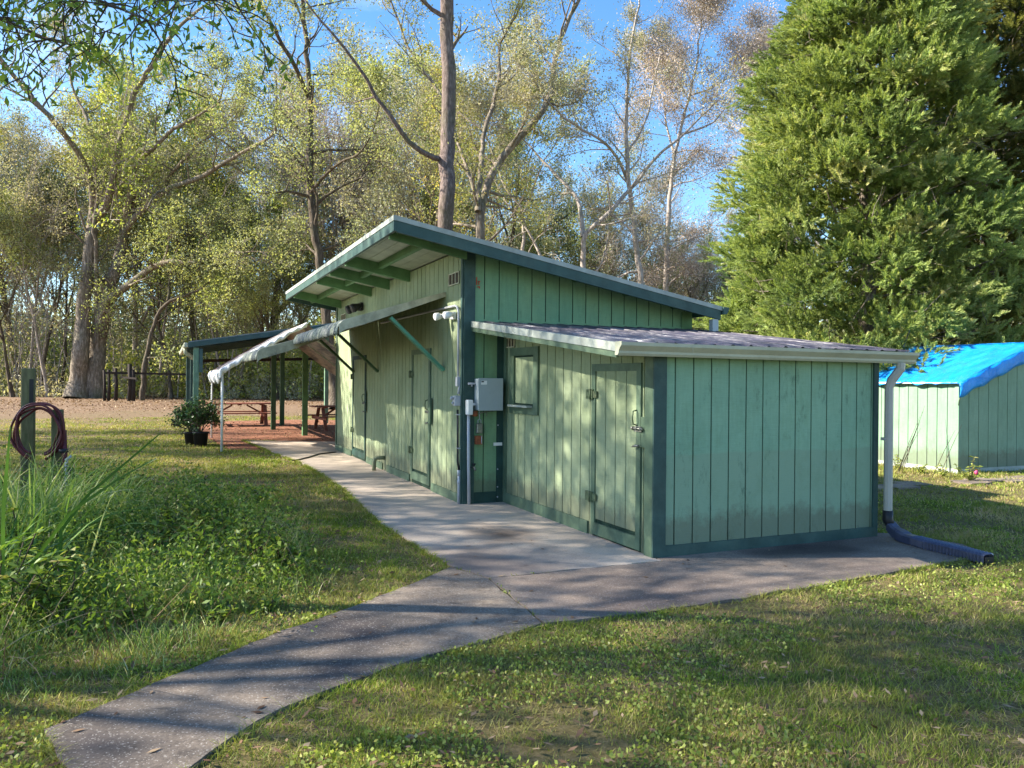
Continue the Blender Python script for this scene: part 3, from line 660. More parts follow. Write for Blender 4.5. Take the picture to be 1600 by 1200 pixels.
b = MB(); b.tube([(cx, cy_, 1.62), (cx + .01, cy_ - .03, 1.5), (cx, cy_ - .02, 1.4)], .02, 8); b.box(cx - .03, cx + .03, cy_ - .05, cy_ + .02, 1.5, 1.62); b.build('junction_fitting', M['conduit'], t_)
b = MB(); b.tube([(cx - .01, cy_ - .02, 1.2), (cx - .01, cy_ - .03, .9), (cx - .015, cy_ - .05, .55), (cx, cy_ - .06, .42)], .014, 8); b.build('black_cable', M['black'], t_)
b = MB(); b.tube([(cx, cy_ - .06, .43), (cx, cy_ - .06, 0)], .019, 8); b.tube([(cx, cy_ - .06, .43), (cx, cy_ - .06, .36)], .025, 8); b.tube([(cx, cy_ - .06, .3), (cx, cy_ - .06, .25)], .025, 8); b.build('lower_pipe', M['conduit'], t_)
b = MB(); b.box(cx - .02, cx + .04, cy_ - .08, cy_ - .0, .7, .715); b.build('clip', M['conduit'], t_)
b = MB(); b.box(cx - .02, cx + .04, cy_ - .06, cy_ + .02, 1.13, 1.145); b.build('clip', M['conduit'], t_)
t_ = empty('junction_box', (3.38, 9.55, 1.25), 'small grey outlet box on the corner left of the electrical box', 'outlet box')
b = MB(); b.box(3.36, 3.44, 9.5, 9.6, 1.25, 1.38); b.build('box_body', M['conduit'], t_, bevel=.006)
b = MB(); b.tube([(3.355, 9.55, 1.34), (3.33, 9.55, 1.36), (3.32, 9.55, 1.33)], .018, 8); b.tube([(3.355, 9.55, 1.29), (3.335, 9.55, 1.28)], .016, 8); b.build('outlet_cover', M['conduit'], t_)
t_ = empty('meter_box', (3.51, 9.38, 0), 'narrow white box with a straight grey pipe down to the slab', 'utility box')
b = MB(); b.box(3.475, 3.545, 9.33, 9.43, 1.14, 1.33); b.build('cover_box', M['white'], t_, bevel=.008)
b = MB(); b.tube([(3.51, 9.40, 1.14), (3.515, 9.40, .6), (3.525, 9.40, 0)], .021, 10); b.build('pipe', M['conduit'], t_)
b = MB(); b.box(3.545, 3.60, 9.39, 9.42, 1.26, 1.29); b.build('side_nipple', M['white'], t_)
t_ = empty('floodlight', (3.42, 9.78, 2.42), 'white twin-head floodlight under the awning next to the roof corner', 'floodlight')
b = MB(); b.box(3.40, 3.452, 9.72, 9.84, 2.37, 2.47); b.build('mount', M['white'], t_, bevel=.008)
for yy, dx in ((9.68, 0), (9.98, -.03)):
    b = MB(); b.tube([(3.40, 9.78, 2.43), (3.37 + dx, yy, 2.43), (3.33 + dx, yy, 2.425), (3.27 + dx, yy - .02, 2.41), (3.262 + dx, yy - .02, 2.409)], [.016, .026, .046, .052, .044], 14); b.build('lamp_head', M['white'], t_)
t_ = empty('floodlight', (3.42, 15.2, 2.95), 'black twin spotlight high on the front wall under the rafters', 'floodlight')
b = MB(); b.box(3.40, 3.455, 15.1, 15.3, 2.9, 3.05); b.build('mount', M['black'], t_)
for yy in (15.0, 15.42):
    b = MB(); b.tube([(3.42, 15.2, 2.97), (3.36, yy, 2.97), (3.25, yy, 2.93), (3.2, yy, 2.91)], [.03, .05, .09, .08], 10); b.build('lamp_head', M['black'], t_)
t_ = empty('key_lockbox', (3.66, 9.42, .9), 'small grey key lockbox hanging under the electrical box', 'lockbox')
b = MB(); b.box(3.62, 3.70, 9.38, 9.43, .90, 1.03); b.build('lockbox_body', M['steel'], t_, bevel=.01)
b = MB(); b.tube([(3.64, 9.405, 1.03), (3.64, 9.405, 1.07), (3.66, 9.405, 1.085), (3.68, 9.405, 1.07), (3.68, 9.405, 1.03)], .006, 6); b.build('shackle', M['conduit'], t_)
b = MB(); b.tube([(3.66, 9.405, 1.085), (3.66, 9.41, 1.2)], .005, 6); b.build('chain', M['conduit'], t_)
t_ = empty('rusty_bracket', (3.66, 9.43, .75), 'rusty square bracket with a key under the grey lockbox', 'bracket')
b = MB(); b.box(3.61, 3.70, 9.40, 9.445, .76, .87); b.build('plate', M['rust'], t_)
b = MB(); b.tube([(3.685, 9.39, .87), (3.685, 9.385, .77)], .006, 6); b.build('key', M['conduit'], t_)
t_ = empty('rusty_clamp', (3.62, 9.42, 1.13), 'rusty clamp with thin branch tube right under the electrical box', 'clamp')
b = MB(); b.tube([(3.60, 9.41, 1.19), (3.60, 9.41, 1.12)], .035, 10); b.build('clamp_body', M['rust'], t_)
b = MB(); b.tube([(3.62, 9.41, 1.14), (3.7, 9.40, 1.17), (3.86, 9.40, 1.19)], .007, 6); b.tube([(3.75, 9.4, 1.18), (3.75, 9.39, 1.12)], .006, 6); b.build('copper_tube', M['steel'], t_)
t_ = empty('wall_faucet', (3.6, 9.42, .45), 'small wall faucet low on the corner by the pipes', 'faucet')
b = MB(); b.tube([(3.58, 9.45, .47), (3.58, 9.36, .47), (3.58, 9.33, .44)], .013, 8); b.build('spout', M['steel'], t_)
b = MB(); b.tube([(3.58, 9.38, .49), (3.58, 9.38, .52)], [.008, .03], 8); b.build('tap_handle', M['black'], t_)
# ribbed downspout extension lying on the slab
t_ = empty('downspout_extension', (6.75, 5.5, 0), 'dark blue ribbed plastic downspout extension lying on the slab', 'drain extension')
pp = [Vector((6.83, 5.87, .13)), Vector((6.81, 5.78, .075)), Vector((6.77, 5.62, .05)), Vector((6.73, 5.35, .045)), Vector((6.72, 5.05, .045)), Vector((6.70, 4.72, .04))]
pts = along(pp, 66); rad = [(.055 if i < 22 else (.062 if i % 2 else .048)) for i in range(67)]
b = MB(); vs = []
for i, p in enumerate(pts):
    tg_ = (pts[min(i + 1, 66)] - pts[max(i - 1, 0)]); tg_.z = 0; tg_.normalize(); sx = Vector((tg_.y, -tg_.x, 0)); w_ = rad[i] * (1.0 if i < 10 else 1.25); h_ = .042 if i > 14 else .05
    for (u, v) in ((-1, -1), (1, -1), (1, .6), (.6, 1), (-.6, 1), (-1, .6)): vs.append(tuple(p + sx * w_ * u + Vector((0, 0, v * h_ * (rad[i] / .055)))))
b.add(vs, [(i * 6 + k, i * 6 + (k + 1) % 6, (i + 1) * 6 + (k + 1) % 6, (i + 1) * 6 + k) for i in range(66) for k in range(6)] + [tuple(range(5, -1, -1))])
b.build('ribbed_tube', M['navy'], t_)
b = MB(); p = pts[-1]; b.box(p.x - .055, p.x + .05, p.y - .012, p.y - .004, .006, .055); b.build('dark_mouth_plate', M['black'], t_)  # black plate stands in for the shade inside the tube mouth
b = MB(); gp = [(3.3, 16.9, .012), (2.9, 16.6, .012), (2.6, 16.0, .012), (2.35, 15.6, .012), (2.2, 15.45, .01)]
b.tube(along(gp, 20), .014, 6)
tag(b.build('garden_hose', M['black'], origin=(2.8, 16.3, 0)), 'thin black hose lying across the walkway by the far wall corner', 'hose')

# ------------------------------------------------------------------ white canopy beyond the building
cn = empty('tarp_canopy', (2.5, 19.3, 0), 'white tarp canopy with drooping left eave on thin white poles', 'canopy')
mm = bpy.data.materials.new('canopy_tarp'); mm.use_nodes = True; t = mm.node_tree; t.nodes.clear()
n1 = noise(t, 3, 6, .6); o = ramp(t, n1, [(.3, (.62, .60, .58)), (.7, (.82, .81, .79))]); o = mix(t, ramp(t, noise(t, 1.6, 6, .7, (3, .5, 1)), [(.45, 0.0), (.6, .75)]), o, (.26, .26, .31))
d = N(t, 'ShaderNodeBsdfDiffuse'); tr = N(t, 'ShaderNodeBsdfTranslucent'); t.links.new(o, d.inputs[0]); t.links.new(mix(t, 1.0, o, (1.0, .78, .55), 'MULTIPLY'), tr.inputs[0])
ms = N(t, 'ShaderNodeMixShader'); ms.inputs[0].default_value = .65; t.links.new(d.outputs[0], ms.inputs[1]); t.links.new(tr.outputs[0], ms.inputs[2])
ou = N(t, 'ShaderNodeOutputMaterial'); t.links.new(ms.outputs[0], ou.inputs[0]); M['tarp'] = mm
M['tarp_white'] = plain('white_tarp', (.80, .80, .80), .6, .12, 5, 0, (.5, .5, .53), .5, bmp=.4)
def sheet(f, nu, nv):
    vs = [tuple(f(i / nu, j / nv)) for i in range(nu + 1) for j in range(nv + 1)]
    return vs, [(i * (nv + 1) + j, (i + 1) * (nv + 1) + j, (i + 1) * (nv + 1) + j + 1, i * (nv + 1) + j + 1) for i in range(nu) for j in range(nv)]
ya, yb = 17.8, 22.1
def left_f(u, v):
    y = ya + (yb - ya) * v; x = 2.8 - 1.74 * u; z = 2.8 - 1.06 * u + .03 * math.sin(u * math.pi) + .015 * math.sin(v * 19) * u + .008 * math.sin(u * 31)
    return (x, y, z)
b = MB(); b.add(*sheet(left_f, 24, 20), 0, True); lo_ = b.build('left_tarp', M['tarp'], cn); lo_.modifiers.new('thick', 'SOLIDIFY').thickness = .004
def right_f(u, v):
    y = ya + (yb - ya) * v; x = 2.8 + 1.9 * u; z = 2.8 - 1.43 * u - .04 * math.sin(u * math.pi) * (1 + .4 * math.sin(v * 9))
    return (x, y, z)
b = MB(); b.add(*sheet(right_f, 16, 20), 0, True); lo_ = b.build('right_tarp', M['tarp'], cn); lo_.modifiers.new('thick', 'SOLIDIFY').thickness = .004
def val_f(u, v):     # scalloped drooping eave
    y = ya - .05 + (yb - ya) * v; s = abs(math.sin(v * math.pi * 3 + .5)); x = 1.05 - .06 * math.sin(u * math.pi) - .04 * s
    return (x, y, 1.74 - u * (.14 + .17 * s) + .01 * math.sin(v * 60))
b = MB(); b.add(*sheet(val_f, 8, 60), 0, True); lo_ = b.build('eave_valance', M['tarp_white'], cn); lo_.modifiers.new('thick', 'SOLIDIFY').thickness = .004
b = MB(); V = []
def end_f(u, v):     # gathered white flap at the near eave corner
    x = .99 + .26 * u; return (x, 17.74 - .05 * math.sin(u * 9), 1.73 + .16 * u - v * (.05 + .16 * (1 - u) ** .7 * (.7 + .3 * math.sin(u * 14))))
b = MB(); b.add(*sheet(end_f, 20, 5), 0, True); lo_ = b.build('corner_flap', M['tarp_white'], cn); lo_.modifiers.new('thick', 'SOLIDIFY').thickness = .004
def hem_f(u, v):
    x = 1.02 + 1.80 * u; dr = .11 + .025 * math.sin(u * 13) + .012 * math.sin(u * 37); top = 1.755 + 1.06 * u + .03 * math.sin(u * math.pi)
    return (x, 17.78 - .035 * math.sin(u * 60 + v * 2) * v - .05 * math.sin(v * 3), top - v * dr)
b = MB(); b.add(*sheet(hem_f, 70, 6), 0, True); ho = b.build('gable_hem', M['tarp_white'], cn); ho.modifiers.new('thick', 'SOLIDIFY').thickness = .004
for i in (1, 3):
    y = ya + .8 * i; b = MB(); b.bar((1.08, y, 1.68), (2.8, y, 2.735), .025, .035); b.bar((2.8, y, 2.735), (4.68, y, 1.31), .025, .035); b.build('frame_bow', M['soffit'], cn)
for (x, y, z) in ((1.07, 17.84, 1.70), (1.07, 22.0, 1.66), (4.65, 17.95, 1.36), (4.65, 21.7, 1.36)):
    b = MB(); b.tube([(x, y, -.04), (x, y, z)], .026, 10); b.tube([(x, y, -.04), (x, y, -.025)], .06, 10); b.build('pole', M['white'], cn)

# ------------------------------------------------------------------ picnic pavilion
pv = empty('picnic_pavilion', (2.6, 24.5, 0), 'open pavilion with green posts and a low sloping dark roof behind the canopy', 'pavilion')
def pz(x): return 2.44 + (x - .5) * .165
PX0, PX1, PY0, PY1 = .48, 5.2, 20.9, 28.3
b = MB()
def pbox(mb, x0, x1, y0, y1, t0, t1): mb.hexa([(x0, y0, pz(x0) - t1), (x1, y0, pz(x1) - t1), (x1, y1, pz(x1) - t1), (x0, y1, pz(x0) - t1)], [(x0, y0, pz(x0) - t0), (x1, y0, pz(x1) - t0), (x1, y1, pz(x1) - t0), (x0, y1, pz(x0) - t0)])
pbox(b, PX0, PX1, PY0, PY1, 0, .02)
y = PY0
while y < PY1: pbox(b, PX0, PX1, y, y + .03, -.02, -.0003); y += .25
pr_ = b.build('pavilion_roof', M['roof_top'], pv)
b = MB(); pbox(b, PX0 - .02, PX1, PY0 - .04, PY0 - .001, .005, .13); b.build('front_beam', M['pav_teal'], pr_)
b = MB(); pbox(b, PX0 + .02, PX1, PY1 + .001, PY1 + .04, .005, .16); b.build('rear_beam', M['pav_teal'], pr_)
for y in (22.0, 23.4, 24.8, 26.2, 27.4):
    b = MB(); pbox(b, PX0 + .05, PX1, y, y + .05, .021, .14); b.build('rafter', M['pav_teal'], pr_)
b = MB(); b.box(PX0 - .12, PX0 - .021, PY0 - .06, PY1, 2.30, 2.42); b.build('pavilion_gutter', M['gutter'], pr_, bevel=.02)
b = MB(); b.tube([(PX0 - .07, PY0 + .5, 2.30), (PX0 - .07, PY0 + .5, 2.2), (PX0 + .12, PY0 + .6, 2.05)], .05, 8); b.build('gutter_outlet', M['gutter'], pr_)
b = MB(); b.bar((.62, 28.0, 2.1), (5, 28.0, 2.25), .08, .10); b.build('tie_beam', M['darkwood'], pr_)
for (x, y, w, m_) in ((.65, 21.0, .13, 'pav_green'), (.65, 24.0, .12, 'pav_teal'), (.62, 27.6, .12, 'pav_teal'), (3.48, 22.2, .14, 'rafter'), (2.97, 24.95, .14, 'brace_dark'), (3.53, 27.3, .14, 'brace_dark'), (5.1, 21.1, .13, 'pav_green'), (5.1, 27.9, .13, 'pav_green')):
    b = MB(); b.box(x - w / 2, x + w / 2, y - w / 2, y + w / 2, GZ, pz(x) - (.161 if y < 21.5 else .021)); b.build('post', M[m_], pv, bevel=.006)
b = MB(); b.box(.72, .80, 20.90, 20.99, 1.7, 2.28); b.build('knee_block', M['pav_teal'], pv)
# picnic tables (local: long side along x)
def picnic():
    r = empty('picnic_table', (0, 0, 0), 'x', 'picnic table', 'red picnic tables under the pavilion')
    b = MB(); 
    for i in range(5): b.box(-.95, .95, -.36 + i * .147, -.36 + i * .147 + .138, .715, .75)
    for x in (-.6, 0, .6): b.box(x - .04, x + .04, -.33, .34, .68, .7145)
    b.build('table_top', M['redwood'], r, local=True)
    for s in (-1, 1):
        b = MB(); b.box(-.95, .95, s * .70 - .13, s * .70 - .005, .42, .455); b.box(-.95, .95, s * .70 + .005, s * .70 + .13, .42, .455); b.build('bench', M['redwood'], r, local=True)
    for sx in (-1, 1):
        for sy in (-1, 1):
            b = MB(); b.bar((sx * .68, sy * .62, 0), (sx * .68, sy * .22, .678), .04, .10, up=(1, 0, 0)); b.build('leg', M['redwood'], r, local=True)
        b = MB(); b.box(sx * .68 - .065, sx * .68 - .0225, -.80, .80, .33, .419); b.build('bench_support', M['redwood'], r, local=True)
        b = MB(); b.bar((sx * .66, 0, .38), (sx * .2, 0, .68), .05, .07, up=(0, 1, 0)); b.build('table_brace', M['redwood'], r, local=True)
    return r
p1 = picnic(); p1.location = (2.2, 27.6, GZ); p1.scale = (1.15, 1.1, 1.0); p1['label'] = 'red picnic table in full view behind the white pole'
p2_ = copy_tree(p1); p2_.location = (5.0, 24.6, GZ); p2_.scale = (1, 1, 1); p2_.rotation_euler = (0, 0, .1); p2_['label'] = 'dark picnic table half hidden by the far building corner'

# ------------------------------------------------------------------ hose posts at the left
def hose_post(x, y, h, w, label):
    r = empty('wooden_post', (x, y, GZ), label, 'post', 'wooden posts by the weed bed')
    b = MB(); b.box(x - w / 2, x + w / 2, y - w / 2, y + w / 2, GZ, h); b.build('timber', M['post_wood'], r, bevel=.008); return r
pa = at(44, 650, 9.6); pb = at(90, 650, 9.4)
A_ = hose_post(pa.x, pa.y, 1.68, .14, 'taller square wooden post left of the coiled hose')
b = MB(); b.box(pa.x + .02, pa.x + .065, pa.y - .078, pa.y - .0705, 1.25, 1.55); b.build('metal_plate', M['black'], A_)
hose_post(pb.x, pb.y, 1.19, .12, 'shorter dark wooden post right of the coiled hose')
t_ = empty('coiled_hose', (pa.x + .1, pa.y - .2, .9), 'maroon garden hose coiled over a hanger between the two posts', 'hose')
b = MB(); rx = Vector((math.cos(R(YAW)), -math.sin(R(YAW)), 0)); c0 = (pa + pb) / 2 + Vector((-.02, -.18, 0)); 
for k in range(5):
    rr = .235 + .018 * k; off = -.035 * (k % 3); pts = []
    for i in range(41):
        a = -1.25 + (math.pi + 2.5) * i / 40; rr = .235 + .018 * k + .014 * math.sin(a * 2.3 + k * 1.7) + .008 * math.sin(a * 5 + k); pts.append(Vector((c0.x, c0.y, .93)) + rx * (rr * math.cos(a)) * 1.0 + Vector((0, off, rr * 1.15 * math.sin(a) - (.25 if False else 0))))
    b.tube(pts, .014, 8)
b.build('hose_loops', M['maroon'], t_)
b = MB(); q = Vector((c0.x, c0.y, 0)) + rx * .30
b.tube([q + Vector((0, 0, .95)), q + Vector((.01, 0, .6)), q + Vector((.0, .0, .25)), q + Vector((.05, -.05, .0))], .03, 8); b.build('hose_tail', M['maroon'], t_)
t_ = empty('valve_riser', (0, 0, 0), 'small grey valve riser at the foot of the shorter post', 'valve'); q = at(104, 700, 9.2); t_.location = (q.x, q.y, GZ)
b = MB(); b.tube([(q.x, q.y, GZ), (q.x, q.y, .62), (q.x + .05, q.y, .66)], .018, 8); b.build('riser_pipe', M['conduit'], t_)
b = MB(); b.tube([(q.x - .03, q.y, .7), (q.x - .03, q.y, .74)], [.05, .05], 8); b.build('valve_wheel', M['black'], t_)
b = MB(); b.tube([(q.x, q.y, .5), (q.x + .08, q.y, .48)], .03, 8); b.build('valve_outlet', M['black'], t_)

# ------------------------------------------------------------------ blue-tarp shed and the pale-roofed shed
bs = empty('garden_shed', (12.92, 9.7, 0), 'pale green board shed under a bright blue tarp', 'shed')
SX0, SX1, SY0, SY1, SZ = 12.92, 16.9, 9.70, 12.5, 1.62
def sz(x): return SZ + (min(x - SX0, SX1 - x)) * .37
siding('side_wall', [M['siding_far'], M['groove']], bs, SX0, 'y', SY0, SY1, .06, lambda a: SZ, -1, pitch=.205)
siding('end_wall', [M['siding_far'], M['groove']], bs, SY0, 'x', SX0, (SX0 + SX1) / 2, .06, lambda a: sz(a), -1, pitch=.26)
siding('end_wall', [M['siding_far'], M['groove']], bs, SY0, 'x', (SX0 + SX1) / 2, SX1, .06, lambda a: sz(a), -1, pitch=.26)
siding('side_wall', [M['siding_far'], M['groove']], bs, SX1, 'y', SY0, SY1, .06, lambda a: SZ, 1)
b = MB(); b.box(SX0 - .02, SX1 + .02, SY0 - .02, SY1 + .02, GZ, .0595); b.build('base_sill', M['drip'], bs)
b = MB(); b.box(SX0 - .03, SX0 - .0138, SY0 - .014, SY0 + .05, .06, SZ - .01); b.box(SX0 - .0298, SX0 + .04, SY0 - .03, SY0 - .0142, .06, SZ - .01); b.build('corner_trim', M['siding_far'], bs)
mm, t, bb = base_mat('blue_tarp', .32, .45)
n1 = noise(t, 2.2, 6, .6, (1, 3, 1)); n2 = noise(t, 9, 6, .6, (1, 2, 1)); o = ramp(t, n1, [(.35, (.0, .22, .72)), (.65, (.005, .33, .88))])
o = mix(t, ramp(t, noise(t, 5, 9, .8), [(.5, 0.0), (.68, .5)]), o, (.05, .20, .42)); t.links.new(o, bb.inputs['Base Color']); bump(t, bb, noise(t, 6, 8, .7, (1, 3, 1), dist=1.2), .8, .06); M['tarp_blue'] = mm
XM = (SX0 + SX1) / 2
def tf(u, v):
    y = SY0 - .10 + (SY1 - SY0 + .2) * v; x = SX0 - .12 + (XM - SX0 + .12) * u
    z = SZ + .02 + (x - SX0) * .37 + .014 * math.sin(y * 7 + x * 3) * (1 - u) + .01 * math.sin(y * 17 + x * 9) - (.03 * math.sin(v * 9) ** 2 if u < .01 else 0) + (.012 * math.sin(v * 40) if u == 0 else 0) + random.gauss(0, .003)
    return (x, y, z)
b = MB(); b.add(*sheet(tf, 20, 44), 0, True)
b.add(*sheet(lambda u, v: (SX1 + .12 - (SX1 - XM + .12) * u, SY0 - .10 + (SY1 - SY0 + .2) * v, SZ + .02 + (SX1 - (SX1 + .12 - (SX1 - XM + .12) * u)) * .37), 10, 10), 0, True)
def flap(u, v):      # gable flap hanging down in front of the end wall
    x = SX0 - .12 + (XM - SX0 + .12) * u; top = SZ + .02 + (x - SX0) * .37
    return (x, SY0 - .105 - .02 * math.sin(v * 3) - .01 * math.sin(u * 30), top - v * (.26 + .02 * math.sin(u * 25)))
b.add(*sheet(flap, 24, 4), 0, True)
tp = b.build('blue_tarp_cover', M['tarp_blue'], bs); tp.modifiers.new('thick', 'SOLIDIFY').thickness = .005
b = MB(); b.tube([(SX0 - .11, SY0 - .11, SZ - .28), (SX0 - .10, SY0 - .09, SZ - .34), (SX0 - .07, SY0 - .06, SZ - .42)], .01, 6); b.build('tie_cord', M['hinge'], tp)
b = MB(); b.box(SX0 - .10, SX0 - .015, SY0 - .05, SY1 + .05, SZ - .045, SZ - .02); b.build('eave_flashing', M['white'], bs)
t_ = empty('outbuilding', (12, 14.5, 0), 'low outbuilding with a pale metal roof behind the lean-to', 'building')
q0 = at(1060, 508, 15.5); q1 = at(1330, 545, 15.5)
b = MB(); b.hexa([(9.0, 13.6, 2.30), (15.6, 12.6, 2.05), (15.6, 15.6, 2.42), (9.0, 16.6, 2.72)], [(9.0, 13.6, 2.34), (15.6, 12.6, 2.09), (15.6, 15.6, 2.46), (9.0, 16.6, 2.76)]); b.build('metal_roof', M['pale_roof'], t_)
b = MB(); b.hexa([(9.2, 13.9, GZ), (15.3, 13.0, GZ), (15.3, 15.3, GZ), (9.2, 16.3, GZ)], [(9.2, 13.9, 2.3), (15.3, 13.0, 2.1), (15.3, 15.3, 2.38), (9.2, 16.3, 2.66)]); b.build('wall', M['siding_far'], t_)
# far log rail
t_ = empty('log_fence', tuple(ground(200, 50)), 'dark broken log rail at the edge of the woods', 'fence')
u0 = ground(163, 50); u1 = ground(300, 52)
b = MB(); b.bar(u0 + Vector((0, 0, 1.78)), u1 + Vector((0, 0, 1.72)), .10, .13); b.build('rail', M['darkwood'], t_)
for px, h, w_ in ((163, 1.95, .09), (170, 1.98, .10), (181, 2.08, .11), (203, 2.35, .14), (208, 2.0, .12)):
    g_ = ground(px, 50.3); b = MB(); b.tube([(g_.x, g_.y, GZ), (g_.x + .03, g_.y, h * .5), (g_.x - .02, g_.y, h)], [w_ * 1.15, w_, w_ * .9], 7); b.build('fence_post', M['darkwood'], t_)
b = MB(); b.bar(u0 + Vector((1.0, -.15, 1.5)), ground(214, 50) + Vector((0, -.15, 1.42)), .09, .11); b.build('rail', M['darkwood'], t_)

# ------------------------------------------------------------------ trees traced limb by limb (image columns surveyed, each limb at its own distance)
def traced(name, label, cat, D, limbs, bm, lm, nl=10, sig=.35, ln=.16, wd=.08, group=None, twig=1.0, sub=3, seed=1, dens=1.0, side_every=1.1, blen=3.0, bare=.3, up=.04):
    """limbs: list of (points, r0 px, r1 px, dD at tip)"""
    global RMIN
    random.seed(seed); RMIN = .0002 * D
    root = None; segs = []; tips = []; base = None; chains = []
    for (pts, w0, w1, dd) in limbs:
        n = len(pts); P = []
        for i, (x, y) in enumerate(pts):
            P.append(at(x, y, D + dd * i / max(1, n - 1) + random.gauss(0, .25 if i else 0)))
        if base is None:
            P[0].z = GZ; base = Vector((P[0].x, P[0].y, GZ))
        # resample smooth
        L = sum((b_ - a_).length for a_, b_ in zip(P, P[1:])); m = max(4, int(L / .55)); Q = along(P, m)
        Q2 = [Q[0]] + [(Q[i - 1] + Q[i] * 2 + Q[i + 1]) / 4 for i in range(1, m)] + [Q[-1]]
        for i in range(1, m): Q2[i] = Q2[i] + Vector((random.gauss(0, .03), random.gauss(0, .03), 0))
        s = D / FPX / 2; rad = []
        for i in range(m):
            ra = (w0 + (w1 - w0) * i / m) * s; rb = (w0 + (w1 - w0) * (i + 1) / m) * s
            if Q2[i].z < 1.3 and w0 > 16: ra *= 1 + .35 * (1.3 - Q2[i].z) / 1.3
            rad.append(ra * random.uniform(.96, 1.04))
            if i > m * bare and twig > 0:
                k = int(side_every * .55 * dens + random.random())
                for _ in range(max(k, 0)):
                    d = (Q2[i + 1] - Q2[i]).normalized(); ax = d.cross(Vector((random.gauss(0, 1), random.gauss(0, 1), random.gauss(0, 1)))).normalized()
                    nd = Matrix.Rotation(R(random.uniform(35, 80)), 3, ax) @ d
                    if nd.z < -.35: nd.z *= -.5; nd.normalize()
                    grow(segs, tips, Q2[i] - base, nd, blen * random.uniform(.5, 1.2) * twig, min(rb * .5, .09), 1, sub, .2, up, (25, 60), dens)
        rad.append(rb); chains.append(([q - base for q in Q2], rad))
        grow(segs, tips, Q2[-1] - base, (Q2[-1] - Q2[-2]).normalized(), blen * 1.3 * twig, w1 * s, 0, sub, .16, up, (25, 60), dens)
    return tree(name, label, cat, base, segs, tips, bm, lm, nl, sig, ln, wd, group, chains)

traced('oak_tree', 'big oak left of its twin, flared trunk, limbs fanning to the upper left', 'tree', 55,
  [([(118, 627), (123, 590), (127, 550), (130, 500), (134, 450), (140, 390), (146, 338)], 27, 15, 0),
   ([(146, 338), (144, 285), (124, 240), (82, 188), (38, 139), (0, 90), (-30, 60)], 11, 5, -6),
   ([(146, 338), (150, 290), (148, 230), (140, 195), (125, 165), (110, 130), (108, 95)], 8, 3, 3),
   ([(146, 345), (165, 326), (176, 277), (187, 225), (199, 176), (210, 142), (240, 97), (270, 52), (311, 15)], 13, 4, -5)],
  'bark_oak', 'l_grey', 4, .26, .15, .07, seed=3, blen=3.6, sub=3, side_every=.8)
traced('oak_tree', 'big oak with a low limb stretching far to the right, right of its twin', 'tree', 56,
  [([(146, 627), (148, 585), (153, 530), (163, 480), (172, 440), (181, 425), (190, 385), (195, 364)], 30, 15, 0),
   ([(195, 364), (195, 337), (202, 311), (210, 262), (217, 251), (240, 232), (270, 202), (311, 180)], 10, 4, -5),
   ([(195, 364), (204, 349), (225, 326), (259, 296), (281, 289), (319, 274), (375, 240), (412, 221)], 11, 4, -7),
   ([(259, 296), (262, 277), (289, 247), (315, 221)], 7, 3, -4),
   ([(157, 505), (171, 466), (199, 447), (231, 421), (262, 408), (312, 412), (345, 400)], 14, 4, -6),
   ([(215, 452), (236, 463), (260, 476), (289, 463), (299, 458)], 6, 3, -3),
   ([(150, 600), (152, 540), (151, 470), (150, 400), (147, 350)], 9, 5, -2)],
  'bark_oak', 'l_olive', 4, .26, .15, .07, seed=5, blen=3.6, sub=3, side_every=.8)
traced('oak_tree', 'dark straight oak rising behind the canopy with a limb leaning to the upper left', 'tree', 40,
  [([(524, 645), (520, 600), (513, 540), (506, 470), (499, 405), (487, 337), (484, 262), (484, 190), (484, 150), (478, 60), (470, -20)], 17, 6, 0),
   ([(484, 160), (465, 110), (442, 71), (405, 0)], 8, 4, -3),
   ([(486, 300), (520, 260), (560, 240)], 5, 3, -3)],
  'bark_dark', 'l_olive', 6, .24, .13, .065, seed=8, blen=3.4, sub=3, side_every=1.25)
traced('pine_tree', 'tall straight dark trunk standing right behind the roof peak', 'tree', 27,
  [([(694, 600), (695, 480), (697, 360), (697, 300), (699, 240), (700, 200), (703, 130), (697, 60), (697, 0), (696, -80)], 27, 20, 0),
   ([(688, 249), (672, 247), (649, 236), (622, 201), (596, 162), (557, 101), (526, 57), (500, 31)], 9, 3, -3)],
  'bark_pine', 'l_gold', 5, .2, .10, .05, seed=13, blen=2.0, sub=3, side_every=.75, bare=.45)
traced('oak_tree', 'curving oak with golden leaves filling the sky above the roof', 'tree', 40,
  [([(740, 640), (745, 480), (748, 380), (752, 320), (758, 297), (780, 249), (806, 223), (841, 184), (863, 149), (863, 109), (881, 44), (907, -5)], 20, 6, 3),
   ([(746, 330), (745, 306), (723, 245), (714, 219)], 8, 4, 3),
   ([(747, 330), (752, 250), (758, 197), (780, 131), (780, 66), (806, 26), (824, -10)], 9, 3, 5),
   ([(714, 219), (690, 150), (640, 80), (610, 0)], 6, 3, 2)],
  'bark_oak', 'l_gold', 8, .22, .13, .065, seed=21, blen=3.6, sub=3, side_every=1.3)
traced('bare_tree', 'slender leaning tree with thin crossing limbs just above the middle of the roof', 'tree', 45,
  [([(817, 600), (817, 450), (817, 389), (819, 332), (800, 305), (784, 284), (775, 250)], 9, 3, 0),
   ([(860, 460), (850, 410), (822, 352), (805, 340)], 6, 3, 0), ([(819, 332), (835, 290), (850, 250)], 4, 2, 0)],
  'bark_pale', 'l_grey', 3, .4, .15, .07, seed=31, blen=3.0, sub=3, side_every=.8)
